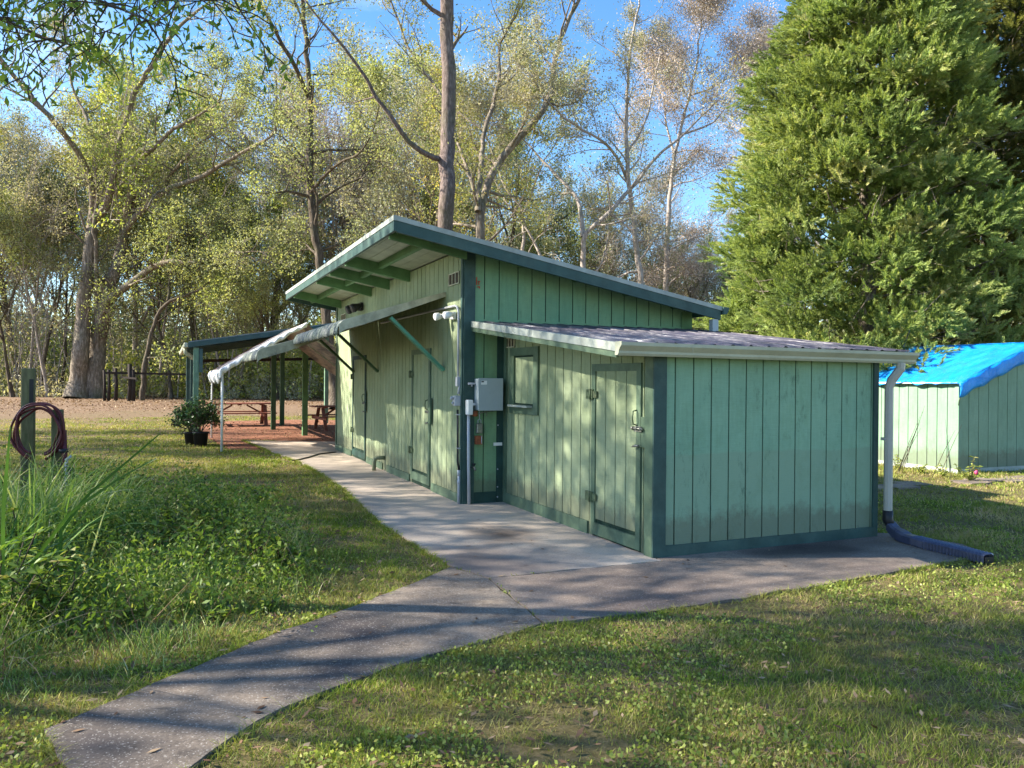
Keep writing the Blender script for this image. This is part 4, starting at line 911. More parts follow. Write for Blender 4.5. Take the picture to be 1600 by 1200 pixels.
traced('bare_tree', 'pale forked tree with a kinked right limb behind the roof slope', 'tree', 42,
  [([(911, 600), (911, 480), (911, 424), (911, 363), (937, 346), (960, 325), (972, 306), (990, 293), (1025, 245), (1050, 225)], 12, 4, 0),
   ([(911, 370), (907, 315), (885, 289), (850, 254), (830, 230)], 8, 3, 2)],
  'bark_pale', 'l_grey', 3, .4, .15, .07, seed=33, blen=3.2, sub=3, side_every=.9)
traced('bare_tree', 'tall pale slender tree reaching the top of the picture left of the blue sky gap', 'tree', 45,
  [([(1003, 600), (1001, 450), (994, 372), (981, 280), (977, 197), (981, 131), (986, 66), (999, 9)], 12, 3, 0),
   ([(981, 285), (962, 240), (940, 218), (905, 200), (880, 184)], 5, 3, -4), ([(979, 240), (1010, 190), (1022, 130), (1030, 90)], 4, 2, 2)],
  'bark_pale', 'l_grey', 7, .22, .12, .06, seed=35, blen=3.0, sub=3, side_every=1.25)
traced('bare_tree', 'bare pinkish tree standing against the blue sky gap left of the cedar', 'tree', 48,
  [([(1040, 600), (1040, 450), (1045, 328), (1051, 262), (1064, 197), (1082, 131), (1091, 88)], 11, 3, 0),
   ([(1062, 210), (1085, 205), (1117, 192), (1125, 180)], 4, 2, 0), ([(1054, 240), (1040, 195), (1038, 160)], 4, 2, 1), ([(1076, 150), (1110, 140), (1140, 120)], 3, 2, 1)],
  'bark_pale', 'l_pink', 4, .4, .12, .05, seed=37, blen=2.8, sub=4, side_every=1.0)
traced('oak_tree', 'bare-limbed oak arching over the top right corner behind the cedars', 'tree', 34,
  [([(1640, 640), (1640, 400), (1630, 200), (1600, 90), (1540, 55), (1480, 45)], 24, 6, 0),
   ([(1632, 260), (1600, 190), (1560, 140), (1530, 100)], 10, 4, 2), ([(1625, 180), (1600, 20), (1560, -60)], 10, 4, 2)],
  'bark_dark', 'l_grey', 7, .25, .12, .06, seed=41, blen=3.4, sub=3, side_every=1.3)
traced('leaning_tree', 'forked leaning trunk beside the log rail at the edge of the woods', 'tree', 52,
  [([(222, 610), (228, 560), (238, 515), (252, 480), (262, 470), (290, 462)], 9, 4, 0), ([(262, 470), (266, 445), (268, 420)], 5, 3, 0)],
  'bark_dark', 'l_olive', 4, .45, .2, .1, seed=43, blen=2.6, sub=3, side_every=.8)

# ------------------------------------------------------------------ woodland variants copied round the clearing
def variant(name, label, group, Hh, r, bm, lm, nl, sig, ln, wd, seed, mx=4, lean=.08, fork=(22, 50), L0=.8, bare=.35, dens=1.0, up=.06):
    global RMIN
    random.seed(seed); segs = []; tips = []; RMIN = .013 if seed < 200 else .006
    d = Vector((random.gauss(0, lean), random.gauss(0, lean), 1)).normalized()
    grow(segs, tips, Vector((0, 0, 0)), d, Hh * L0, r, 0, mx, .07, up, fork, dens, bare)
    a, b_, ra, rb = segs[0]; segs[0] = (a, b_, ra * 1.35, rb)
    return tree(name, label, 'tree', (0, 0, 0), segs, tips, bm, lm, nl, sig, ln, wd, group)
G = 'trees of the woods round the clearing'
VAR = [
 ('leafy_tree', 'grey-green leafy tree among the woods behind the clearing', 22, .34, 'bark_oak', 'l_grey', 9, .30, .17, .085, 101, .3, 1.1),
 ('leafy_tree', 'olive leafy tree among the woods behind the clearing', 20, .30, 'bark_dark', 'l_olive', 9, .30, .17, .085, 102, .22, 1.1),
 ('slender_tree', 'slender yellow-green tree among the woods behind the clearing', 17, .18, 'bark_pale', 'l_bright', 8, .3, .18, .09, 103, .2, 1.0),
 ('bare_tree', 'bare pale twiggy tree among the woods behind the clearing', 21, .25, 'bark_pale', 'l_pink', 2, .4, .2, .04, 104, .3, 1.1),
 ('leafy_tree', 'golden-leaved tree among the woods behind the clearing', 22, .32, 'bark_oak', 'l_gold', 8, .30, .17, .085, 105, .3, 1.1),
 ('slender_tree', 'thin dark-stemmed tree among the woods behind the clearing', 15, .15, 'bark_dark', 'l_olive', 7, .32, .18, .09, 106, .25, .9),
 ('slender_tree', 'thin pale-stemmed tree among the woods behind the clearing', 18, .14, 'bark_pale', 'l_grey', 5, .32, .18, .08, 107, .4, .9)]
protos = []
for (nm, lb, Hh, r, bm, lm, nl, sig, ln, wd, sd_, bare, dens) in VAR:
    protos.append(variant(nm, lb, G, Hh, r, bm, lm, nl, sig, ln, wd, sd_, bare=bare, dens=dens))
random.seed(99); used = set(); rr = random.Random(5)
PL = []
def place(k, px, D, s, rz=None):
    o = protos[k] if k not in used else copy_tree(protos[k]); used.add(k)
    g_ = ground(px, D); o.location = (g_.x, g_.y, GZ); o.scale = (s, s, s * rr.uniform(.92, 1.1)); o.rotation_euler = (0, 0, rr.uniform(0, 6.28) if rz is None else rz); PL.append((o, k, px, D))
for i in range(40):
    px = -330 + 2300 * ((i * .6180339) % 1.0); D = 60 + 38 * rr.random() ** 1.2
    if 1085 < px < 1200: continue                     # the sky gap
    k = rr.choices(range(7), [4, 4, 2, 3, 2, 2, 3])[0]
    if 850 < px < 1300: k = rr.choice([3, 3, 6, 0, 6])
    s = rr.uniform(.8, 1.25)
    if 850 < px < 1100: s *= .78
    if px < 850: s *= 1.12
    place(k, px, D, s)
for px, D, k, s in ((20, 57, 5, .9), (48, 62, 6, 1.0), (62, 60, 5, 1.0), (75, 58, 6, .85), (92, 61, 5, 1.0), (250, 60, 6, .9), (268, 57, 5, .9), (330, 62, 2, .8), (352, 58, 6, .8), (372, 60, 2, .9), (432, 57, 1, .7), (560, 62, 0, .85), (610, 58, 3, .9), (650, 52, 0, .9), (700, 60, 1, .8), (-40, 66, 1, 1.0), (-90, 60, 0, 1.0), (330, 64, 4, 1.1), (1090, 60, 3, .55), (1120, 66, 3, .6), (1150, 64, 0, .5), (1180, 60, 3, .55), (960, 66, 6, .8), (870, 60, 1, .6), (930, 62, 0, .55), (1060, 58, 1, .5), (1010, 64, 4, .5)):
    place(k, px, D, s)
ZN = [(-9999, 60, 'in the woods at the far left'), (60, 250, 'in the woods behind the twin oaks'), (250, 420, 'in the woods above the picnic pavilion'), (420, 560, 'in the woods left of the roof peak'), (560, 760, 'in the woods behind the roof peak'), (760, 950, 'in the woods behind the middle of the roof'), (950, 1180, 'in the woods below the blue sky gap'), (1180, 9999, 'in the woods behind the cedars')]
ORD = ['nearest', 'second nearest', 'third nearest', 'fourth nearest', 'fifth nearest', 'sixth nearest', 'seventh nearest', 'eighth nearest', 'ninth nearest', 'tenth nearest']
from collections import defaultdict
bk = defaultdict(list)
for o, k, px, D in PL:
    z = [q[2] for q in ZN if q[0] <= px < q[1]][0]; bk[(k, z)].append((D, o))
for (k, z), L in bk.items():
    L.sort(key=lambda q: q[0]); kind = VAR[k][1].split(' among')[0]
    for i, (D, o) in enumerate(L): o['label'] = kind + ' ' + z + ('' if len(L) == 1 else ', ' + (ORD[i] if i < 10 else 'farthest') + ' there')
# trees left of the view whose crowns throw the dappled shade (they stand outside the frame)
SH = variant('shade_oak', 'broad oak left of the clearing', 'oaks left of the clearing', 11.5, .24, 'bark_oak', 'l_olive', 4, .34, .14, .065, 205, bare=.5, dens=1.0)
shade = [(-9.5, 7.6, .95), (-8.0, 12.8, .9), (-11.5, 17.5, 1.05), (-15.0, 13.5, 1.1), (-13.5, 24.0, 1.1), (-20, 17, 1.25), (-7.6, 3.2, .8), (-18, 31, 1.2), (-24, 25, 1.3)]
SHL = ['nearest the weed bed', 'level with the lean-to', 'level with the doors', 'farther left of the lean-to', 'near the far end of the lawn', 'deep in the side woods', 'closest to the viewer', 'beside the log rail', 'at the far corner of the side woods']
for i, (x, y, s) in enumerate(shade):
    o = SH if i == 0 else copy_tree(SH); o['label'] = 'broad oak left of the clearing, ' + SHL[i]; o.location = (x, y, GZ); o.scale = (s, s, s); o.rotation_euler = (0, 0, i * 1.3)
RMIN = .003
# overhanging leafy branches close by, upper left
random.seed(61); segs = []; tips = []
nb = at(-420, 560, 5.2); nb.z = GZ
top = at(-330, -10, 5.0); segs.append((tuple(Vector((0, 0, 0))), tuple(Vector((.1, .1, 2.4))), .13, .10)); segs.append(((.1, .1, 2.4), tuple(top - nb), .10, .07))
tips2 = []
for pts in ([(-330, -10), (-120, -60), (40, -40), (180, 10), (250, 40)], [(-330, -10), (-150, 10), (-20, 20), (70, 60), (110, 70)], [(-330, -30), (-50, -110), (150, -60), (290, -10), (395, 0)], [(-330, -30), (0, -130), (240, -50), (330, 10)]):
    P = [at(x, y, 5.0 - .35 * i + random.gauss(0, .15)) - nb for i, (x, y) in enumerate(pts)]; Q = along(P, 22)
    for i in range(22):
        segs.append((tuple(Q[i]), tuple(Q[i + 1]), .022 * (1 - i / 26), .022 * (1 - (i + 1) / 26)))
        if i > 5:
            for _ in range(1 + (i % 3 == 0)):
                grow(segs, tips2, Q[i], Vector((random.gauss(0, .6), random.gauss(0, .6), random.gauss(-.1, .35))).normalized(), .32, .005, 2, 3, .2, -.06, (25, 60), 1.0)
rt = empty('overhanging_tree', tuple(nb), 'near tree whose bright green leafy branches hang into the upper left corner', 'tree')
V, F_ = tubes(segs, 6); np_mesh('trunk', V, 4, M['bark_dark'], rt, smooth=True, faces=F_)
V, n = leaves(np.array(tips2), 3, .05, .052, .018, droop=1.0); np_mesh('crown', V, 4, M['l_near'], rt, np.clip(rng.normal(.5, .25, n), 0, 1))

# ------------------------------------------------------------------ cedars: feathery sprays over a lumpy cone
def cedar(name, label, base, Hh, Rb, nsp, lm, seed, per=54, sz=1.0, shape=None):
    r_ = np.random.default_rng(seed); root = empty(name, tuple(base), label, 'tree')
    random.seed(seed); segs = []; tips = []
    segs += [((0, 0, 0), (.1, 0, Hh * .3), .26, .2), ((.1, 0, Hh * .3), (0, .1, Hh * .65), .2, .1), ((0, .1, Hh * .65), (0, 0, Hh * .97), .1, .015)]
    for i in range(130):
        z = Hh * (.06 + .86 * random.random()); a = random.random() * 6.283; rad = Rb * (1 - z / Hh) ** .72
        p = Vector((0, 0, z)); d = Vector((math.cos(a), math.sin(a), .25)); n = 5; q = p; rr0 = .045
        for k in range(n):
            d = (d + Vector((random.gauss(0, .15), random.gauss(0, .15), random.gauss(.02, .12)))).normalized(); q2 = q + d * rad * .95 / n
            segs.append((tuple(q), tuple(q2), rr0, rr0 * .75)); rr0 *= .75; q = q2
    for i in range(620):                                # dead grey twigs reaching into the crown
        z = Hh * (.04 + .85 * random.random()); a = random.random() * 6.283; rad = Rb * (1 - (z / Hh) ** 1.8) ** .6; r0_ = rad * random.uniform(.45, .9)
        p = Vector((math.cos(a) * r0_, math.sin(a) * r0_, z)); d = Vector((math.cos(a + random.gauss(0, .8)), math.sin(a + random.gauss(0, .8)), random.gauss(.1, .5))).normalized()
        for k in range(4):
            d = (d + Vector((random.gauss(0, .3), random.gauss(0, .3), random.gauss(0, .3)))).normalized(); q = p + d * .22; segs.append((tuple(p), tuple(q), .010 - .002 * k, .008 - .002 * k)); p = q
    V, F = tubes(segs, 5); np_mesh('trunk', V, 4, M['bark_oak'], root, smooth=True, faces=F)
    # spray anchors: big lumps first, sprays gathered on each lump
    nl = 900; zl = Hh * (.02 + .95 * r_.random(nl) ** 1.12); al = r_.random(nl) * 6.283
    Rl = Rb * np.clip(1 - (zl / Hh) ** 1.8, 0, 1) ** .6 * np.where(r_.random(nl) < .25, r_.uniform(.2, .6, nl), r_.uniform(.66, 1.0, nl)) * (1 + .10 * np.sin(al * 3 + zl * .9) + .07 * np.sin(al * 5 - zl * 1.7)); Rl *= np.where(zl < Hh * .12, .92, 1)
    cl = np.stack([Rl * np.cos(al), Rl * np.sin(al), zl], 1); lr_ = (.30 + .55 * r_.random(nl) ** 1.5) * np.clip(Rb / 4, .6, 1.2)
    w = lr_ ** 2; idx = r_.choice(nl, nsp, p=w / w.sum())
    off = unit(r_.normal(0, 1, (nsp, 3))); off[:, 2] = np.abs(off[:, 2]) * .8 - .3
    c = cl[idx] + off * (lr_[idx] * r_.uniform(.55, 1.1, nsp))[:, None]
    c[:, 2] = np.clip(c[:, 2], .1, None)
    out = unit(np.stack([c[:, 0], c[:, 1], np.zeros(nsp)], 1)); ax = unit(out * .7 + off * .5 + np.array([[0, 0, .38]]) + r_.normal(0, .42, (nsp, 3)))
    sd1 = unit(np.cross(ax, r_.normal(0, 1, (nsp, 3)))); sd2 = np.cross(ax, sd1)
    L = r_.uniform(.16, .44, nsp) * sz
    t = np.tile(np.linspace(0.05, 1, per), nsp).reshape(nsp, per) + r_.normal(0, .02, (nsp, per))
    side = np.where(np.arange(per) % 2 == 0, 1, -1)[None] * (1 - t * .8) * .33
    P0 = c[:, None] + ax[:, None] * (t * L[:, None])[..., None]
    dirv = ax[:, None] * .75 + sd1[:, None] * (side * 2.4)[..., None] + sd2[:, None] * r_.normal(0, .35, (nsp, per, 1))
    dirv /= np.linalg.norm(dirv, axis=2, keepdims=True)
    ln = (L[:, None] * .30 * (1.15 - t * .6))[..., None]; wv = np.cross(dirv, r_.normal(0, 1, dirv.shape)); wv /= np.linalg.norm(wv, axis=2, keepdims=True); wv *= .0095 * sz
    V = np.stack([P0 - wv, P0 + wv, P0 + dirv * ln + wv * .35, P0 + dirv * ln - wv * .35], 2).reshape(-1, 3)
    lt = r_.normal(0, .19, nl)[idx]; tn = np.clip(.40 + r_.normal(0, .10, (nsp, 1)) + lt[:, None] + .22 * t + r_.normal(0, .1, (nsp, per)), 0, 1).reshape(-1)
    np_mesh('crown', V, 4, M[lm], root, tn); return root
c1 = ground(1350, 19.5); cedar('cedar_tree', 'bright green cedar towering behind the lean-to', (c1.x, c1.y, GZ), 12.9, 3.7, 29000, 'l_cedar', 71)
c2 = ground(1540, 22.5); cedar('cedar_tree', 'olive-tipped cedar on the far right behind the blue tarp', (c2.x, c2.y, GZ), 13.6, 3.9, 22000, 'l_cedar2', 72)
c3 = ground(1205, 30); cedar('cedar_tree', 'small dark cedar peeking out left of the bright cedar', (c3.x, c3.y, GZ), 9.6, 2.1, 1500, 'l_shrub', 73)
c4 = ground(1700, 24); cedar('cedar_tree', 'dark cedar at the right edge behind the shed', (c4.x, c4.y, GZ), 12, 3.6, 7000, 'l_cedar2', 74)

# ------------------------------------------------------------------ understory: one mass of brush and far foliage
def brush(name, label, mat, n, sampler, ln, wd, tn=.5):
    P, s = sampler(n); K = len(P)
    a = unit(rng.normal(0, 1, (K, 3))); b_ = unit(np.cross(a, rng.normal(0, 1, (K, 3)))); s = s[:, None]
    a = a * s * ln / 2; b_ = b_ * s * wd / 2
    V = np.stack([P - a, P + b_, P + a, P - b_], 1).reshape(-1, 3)
    o = np_mesh(name, V, 4, M[mat], None, np.clip(rng.normal(tn, .22, K), 0, 1)); return tag(o, label, 'undergrowth', kind='stuff')
cy, sy_ = math.cos(R(YAW)), math.sin(R(YAW))
def polar(px, D):
    u = (px - 800) / FPX * D; return u * cy + D * sy_, -u * sy_ + D * cy
def clumps(n, nc, D0, D1, zmax, rad, pxr=(-500, 2100), pw=1.0):
    pxc = rng.uniform(pxr[0], pxr[1], nc); Dc = D0 + (D1 - D0) * rng.random(nc) ** pw; zc = zmax * rng.random(nc) ** 1.6
    x, y = polar(pxc, Dc); idx = rng.integers(0, nc, n); rr_ = rad * rng.uniform(.5, 1.4, nc)
    d = rng.normal(0, .5, (n, 3)); P = np.stack([x[idx], y[idx], zc[idx]], 1) + d * rr_[idx][:, None]; P[:, 2] = np.abs(P[:, 2]) + .02
    return P, rng.uniform(.6, 1.4, n)
brush('undergrowth', 'tangled olive undergrowth filling the woods', 'l_olive', 150000, lambda n: clumps(n, 900, 60, 100, 6, 1.9), .28, .14)
brush('undergrowth', 'pale grey-brown brush filling the woods', 'l_grey', 150000, lambda n: clumps(n, 700, 58, 98, 11, 2.3), .32, .13, .6)
brush('undergrowth', 'low bright green bushes along the edge of the woods', 'l_bright', 52000, lambda n: clumps(n, 330, 56.5, 72, 3.6, 1.25, (120, 1200)), .24, .13, .68)
brush('undergrowth', 'straw coloured brush at the foot of the trees', 'l_grey', 30000, lambda n: clumps(n, 260, 56.2, 64, 1.6, .9, (60, 1200)), .22, .08, .7)
brush('undergrowth', 'dense low thicket deep in the woods', 'l_bright', 170000, lambda n: clumps(n, 1300, 72, 125, 6.5, 2.3), .40, .20, .4)
brush('undergrowth', 'distant treeline foliage showing between the trunks', 'l_grey', 120000, lambda n: clumps(n, 1000, 115, 160, 14, 3.8), .8, .4, .45)
brush('undergrowth', 'far canopy foliage of the woods', 'l_grey', 150000, lambda n: clumps(n, 600, 90, 130, 9, 3.0), .4, .2, .55)
# thin stems of the thicket
random.seed(77); segs = []
RMIN = .012
for i in range(1150):
    px = random.uniform(-450, 1300); D = 58 + 46 * random.random() ** 1.3; x, y = polar(px, D); h = random.uniform(4, 15); r_ = random.uniform(.025, .085)
    p = Vector((x, y, 0)); d = Vector((random.gauss(0, .12), random.gauss(0, .12), 1)).normalized()
    for k in range(6):
        d = (d + Vector((random.gauss(0, .11), random.gauss(0, .11), 0))).normalized(); q = p + d * h / 6; segs.append((tuple(p), tuple(q), r_ * (1 - k / 7), r_ * (1 - (k + 1) / 7))); p = q
        if k > 1:
            nd = (d + Vector((random.gauss(0, .7), random.gauss(0, .7), .1))).normalized(); segs.append((tuple(p), tuple(p + nd * h * .16), r_ * .35, .012)); p2 = p + nd * h * .16
            for _ in range(2): segs.append((tuple(p2), tuple(p2 + (nd + Vector((random.gauss(0, .5), random.gauss(0, .5), random.gauss(.2, .4)))).normalized() * h * .1), .014, .01))
V, F_ = tubes(segs, 4); tag(np_mesh('thicket_stems', V, 4, M['bark_pale'], None, faces=F_), 'thin pale stems of the thicket between the trees', 'undergrowth', kind='stuff')

# ------------------------------------------------------------------ lawn
def inside(P, poly):
    x, y = P[:, 0], P[:, 1]; r_ = np.zeros(len(P), bool); n = len(poly)
    for i in range(n):
        x0, y0 = poly[i]; x1, y1 = poly[(i + 1) % n]
        c = ((y0 > y) != (y1 > y)); xx = (x1 - x0) * (y - y0) / ((y1 - y0) if y1 != y0 else 1e-9) + x0; r_ ^= c & (x < xx)
    return r_
def shrink(poly, d):      # pull the outline in so that blades spill over the slab edge
    cx = sum(p[0] for p in poly) / len(poly); cyy = sum(p[1] for p in poly) / len(poly)
    return [(p[0] + (cx - p[0]) / math.hypot(cx - p[0], cyy - p[1]) * d, p[1] + (cyy - p[1]) / math.hypot(cx - p[0], cyy - p[1]) * d) for p in poly]
BLOCK = [PATH, APRON, WALK, [(BX, BY0), (BR, BY0), (BR, BY1), (BX, BY1)], [(LX, LY), (LR, LY), (LR, BY0), (LX, BY0)], [(SX0, SY0), (SX1, SY0), (SX1, SY1), (SX0, SY1)]]
BED = [(-.75, 4.5), (.0, 4.85), (.5, 5.35), (.95, 6.0), (1.2, 7.0), (1.15, 8.4), (.75, 9.6), (.1, 10.8), (-.8, 11.8), (-3.2, 12), (-4.5, 8), (-3, 5), (-1.6, 4.2)]
def vnoise(P, s, seed):
    r_ = np.random.default_rng(seed); g_ = r_.random((64, 64)); x = P[:, 0] / s % 64; y = P[:, 1] / s % 64
    i = np.floor(x).astype(int); j = np.floor(y).astype(int); fx = x - i; fy = y - j; fx = fx * fx * (3 - 2 * fx); fy = fy * fy * (3 - 2 * fy); i1 = (i + 1) % 64; j1 = (j + 1) % 64; i %= 64; j %= 64
    return g_[i, j] * (1 - fx) * (1 - fy) + g_[i1, j] * fx * (1 - fy) + g_[i, j1] * (1 - fx) * fy + g_[i1, j1] * fx * fy
def polar_pts(n, r0, r1, ex, a0=-42, a1=42):
    u = rng.random(n); k = 2 - ex; r_ = (r0 ** k + u * (r1 ** k - r0 ** k)) ** (1 / k)
    a = np.radians(YAW + rng.uniform(a0, a1, n)); return np.stack([r_ * np.sin(a), r_ * np.cos(a)], 1), r_
P, r_ = polar_pts(640000, 2.7, 34, 1.55)
keep = np.ones(len(P), bool)
for poly in BLOCK: keep &= ~inside(P, poly)
nn_ = .55 * vnoise(P, .35, 1) + .45 * vnoise(P, 1.3, 2)
keep &= (rng.random(len(P)) < np.clip((nn_ - .25) * 3.0, .10, 1)) & ~inside(P, MULCH)
P = P[keep]; r_ = r_[keep]; nn_ = nn_[keep]; K = len(P)
a = rng.random(K) * 6.283; h = rng.uniform(.012, .034, K) * (1 + .9 * (nn_ > .62) * rng.random(K)) * np.clip(r_ / 6, 1, 1.5); wd = .0022 * np.clip(r_ / 3.2, 1, 7) ** .8; lean = rng.normal(0, .55, (K, 2)) * h[:, None]
p0 = np.column_stack([P, np.full(K, GZ)]); sx = np.column_stack([np.cos(a), np.sin(a), np.zeros(K)]) * wd[:, None]
tip = p0 + np.column_stack([lean[:, 0], lean[:, 1], h]); V = np.stack([p0 - sx, p0 + sx, tip], 1).reshape(-1, 3)
pt_ = .5 * vnoise(P, .28, 3) + .5 * vnoise(P, 1.1, 4); tint = np.clip(.40 + (pt_ - .5) * 1.0 + rng.normal(0, .2, K), 0, 1); tint = np.where(rng.random(K) < .08 + .8 * np.clip((vnoise(P, .6, 5) - .55) * 2.5, 0, 1), rng.uniform(.78, 1, K), tint)
tag(np_mesh('lawn_grass', V, 3, M['l_grass'], None, tint), 'short patchy green and straw coloured lawn grass', 'grass', kind='stuff')
def blade_set(name, label, P, h0, h1, wd, leanv, tn, mat='l_grass'):
    K = len(P); a = rng.random(K) * 6.283; h = rng.uniform(h0, h1, K); rr_ = np.hypot(P[:, 0], P[:, 1]); w = wd * np.clip(rr_ / 3.5, 1, 6) ** .8
    ln_ = rng.normal(0, leanv, (K, 2)) * h[:, None]; p0 = np.column_stack([P, np.full(K, GZ)]); sx = np.column_stack([np.cos(a), np.sin(a), np.zeros(K)]) * w[:, None]
    md_ = p0 + np.column_stack([ln_[:, 0] * .4, ln_[:, 1] * .4, h * .6]); tip = p0 + np.column_stack([ln_, h * .92])
    V = np.concatenate([np.stack([p0 - sx, p0 + sx, md_ + sx * .7, md_ - sx * .7], 1), np.stack([md_ - sx * .7, md_ + sx * .7, tip + sx * .1, tip - sx * .1], 1)], 0).reshape(-1, 3)
    t_ = np.clip(tn + rng.normal(0, .16, K), 0, 1); tag(np_mesh(name, V, 4, M[mat], None, np.concatenate([t_, t_])), label, 'grass', kind='stuff')
def off_slab(P):
    k = np.ones(len(P), bool)
    for poly in BLOCK: k &= ~inside(P, poly)
    return k
Pc, _ = polar_pts(9500, 2.8, 26, 1.3); Pc = Pc[(vnoise(Pc, .7, 41) > .42)]
Pt = np.repeat(Pc, 13, axis=0); Pt = Pt + rng.normal(0, .022, Pt.shape) * np.repeat(rng.uniform(.6, 1.8, len(Pc)), 13)[:, None]; Pt = Pt[off_slab(Pt) & ~inside(Pt, MULCH)]
blade_set('grass_tufts', 'taller bright green tufts standing in the lawn', Pt, .018, .052, .0022, .8, .42)
Pt, _ = polar_pts(90000, 2.8, 20, 1.5); Pt = Pt[off_slab(Pt) & ~inside(Pt, MULCH) & (vnoise(Pt, .5, 43) > .45)]
blade_set('thatch', 'straw coloured dead grass lying in the lawn', Pt, .010, .024, .0017, 3.4, .88)
E_ = []
for poly in (PATH, APRON, WALK):
    for i in range(len(poly)):
        x0, y0 = poly[i]; x1, y1 = poly[(i + 1) % len(poly)]; L_ = math.hypot(x1 - x0, y1 - y0); m_ = int(L_ * 700)
        t_ = rng.random(m_); d_ = rng.normal(0, .035, (m_, 2)); E_.append(np.stack([x0 + (x1 - x0) * t_, y0 + (y1 - y0) * t_], 1) + d_)
E_ = np.concatenate(E_); E_ = E_[~((E_[:, 0] > 2.15) & (E_[:, 0] < 2.5) & (E_[:, 1] > 4.85) & (E_[:, 1] < 6.2)) & off_slab(E_) & (vnoise(E_, .16, 44) > .22) & ~((E_[:, 0] > 2.5) & (E_[:, 1] > 5.7) & (E_[:, 0] < 7))]
blade_set('edge_grass', 'grass creeping over the concrete edges', E_, .02, .06, .002, .9, .5)
# broad small leaves (clover-like ground cover) in the greener patches and along slab edges
P, r_ = polar_pts(120000, 2.8, 20, 1.5)
keep = np.ones(len(P), bool)
for poly in BLOCK: keep &= ~inside(P, poly)
cov = vnoise(P, .8, 12); edge = (P[:, 0] > 4.5) & (P[:, 1] < 5.6) & (P[:, 1] > 3.9)
keep &= (cov > .6) | (edge & (cov > .3)); P = P[keep]; K = len(P)
V, n = leaves(np.column_stack([P, rng.uniform(GZ + .012, GZ + .045, K)]), 1, .004, .022, .016); V = V.reshape(-1, 3)
tag(np_mesh('clover_cover', V, 4, M['l_bright'], None, np.clip(rng.normal(.4, .22, n), 0, 1)), 'tiny broad leaves of clover growing through the lawn', 'ground cover', kind='stuff')
# fallen leaves
P, r_ = polar_pts(5200, 2.8, 30, 1.4); K = len(P); keep = np.ones(K, bool)
for poly in BLOCK[3:]: keep &= ~inside(P, poly)
for poly in BLOCK[:3]: keep &= ~(inside(P, poly) & (rng.random(K) < .86))
P = P[keep]; K = len(P); on = np.zeros(K, bool)
for poly in BLOCK[:3]: on |= inside(P, poly)
z = np.where(on, .006, GZ + .03); c = np.column_stack([P, z]); a = rng.random(K) * 6.283; s = rng.uniform(.6, 1.3, K)
u = np.column_stack([np.cos(a), np.sin(a), rng.normal(0, .25, K) * ~on]) * (.026 * s)[:, None]; v = np.column_stack([-np.sin(a), np.cos(a), rng.normal(0, .25, K) * ~on]) * (.010 * s)[:, None]
V = np.stack([c - u, c + v, c + u, c - v], 1).reshape(-1, 3)
tag(np_mesh('fallen_leaves', V, 4, M['l_dead'], None, rng.random(K)), 'dry brown leaves scattered over lawn and path', 'leaves', kind='stuff')

P, r_ = polar_pts(60000, 18, 62, 1.0); P = P[off_slab(P) & ((P[:, 1] > 34 + 14 * vnoise(P, 5, 51)) | inside(P, MULCH) | (rng.random(len(P)) < .22))]; K = len(P); a = rng.random(K) * 6.283; s = (.017 * np.hypot(P[:, 0], P[:, 1]) / 18 * rng.uniform(.6, 1.6, K))[:, None]
c = np.column_stack([P, np.full(K, GZ + .03)]); u = np.column_stack([np.cos(a), np.sin(a), rng.normal(0, .35, K)]) * s; v = np.column_stack([-np.sin(a), np.cos(a), rng.normal(0, .35, K)]) * s * .5
tag(np_mesh('leaf_litter', np.stack([c - u, c + v, c + u, c - v], 1).reshape(-1, 3), 4, M['l_dead'], None, rng.random(K)), 'brown leaf litter under the trees and the pavilion', 'leaves', kind='stuff')

# ------------------------------------------------------------------ weed bed on the left
P, r_ = polar_pts(56000, 4.2, 13, 1.2, -48, -5); wob = np.stack([vnoise(P, .45, 31), vnoise(P, .45, 32)], 1) - .5; keep = inside(P + wob * .9, BED) & (rng.random(len(P)) < np.clip((vnoise(P, .38, 33) - .25) * 2.6, .03, 1) * np.clip((P[:, 1] - 4.6) / 3.0, .25, 1)); P = P[keep]; K = len(P)
hb = (.03 + .60 * np.clip(vnoise(P, .7, 21) * 1.3 - .15, 0, 1) * np.clip((P[:, 1] - 4.3) / 2.2, .15, 1)); z = hb * rng.random(K) ** .6
V, n = leaves(np.column_stack([P, z]), 3, .05, .038, .017, flat=.3)
z3 = np.clip(np.repeat(z / .5, 3), 0, 1)
tag(np_mesh('weed_cover', V, 4, M['l_weed'], None, np.clip(.42 + rng.normal(0, .2, n), 0, 1)), 'dense tangle of leafy weeds covering the bed', 'weeds', kind='stuff')
P, r_ = polar_pts(52000, 4.2, 13, 1.2, -48, -5); P = P[inside(P + (rng.random(P.shape) - .5) * .5, BED)]; K = len(P)
def blades(base, L, lean, w, droop, ns=5):
    """arched tapering ribbons; base (K,3), lean direction (K,2)"""
    K = len(base); t = np.linspace(0, 1, ns + 1)[None, :, None]
    L = L[:, None, None]; hx = lean[:, None, :] * L * (t + droop[:, None, None] * t * t)
    zz = L * (t - droop[:, None, None] * .75 * t * t * t); c = np.concatenate([base[:, None, :2] + hx, base[:, None, 2:] + zz], 2)
    dx = np.stack([-lean[:, 1], lean[:, 0], np.zeros(K)], 1) + rng.normal(0, .3, (K, 3)); dx = unit(dx)[:, None] * (w[:, None, None] * (1 - t ** 1.6 * .93) * (.55 + np.minimum(t * 2.5, .45)))
    A = c - dx; B = c + dx; V = np.stack([A[:, :-1], B[:, :-1], B[:, 1:], A[:, 1:]], 2).reshape(-1, 3); return V, K * ns
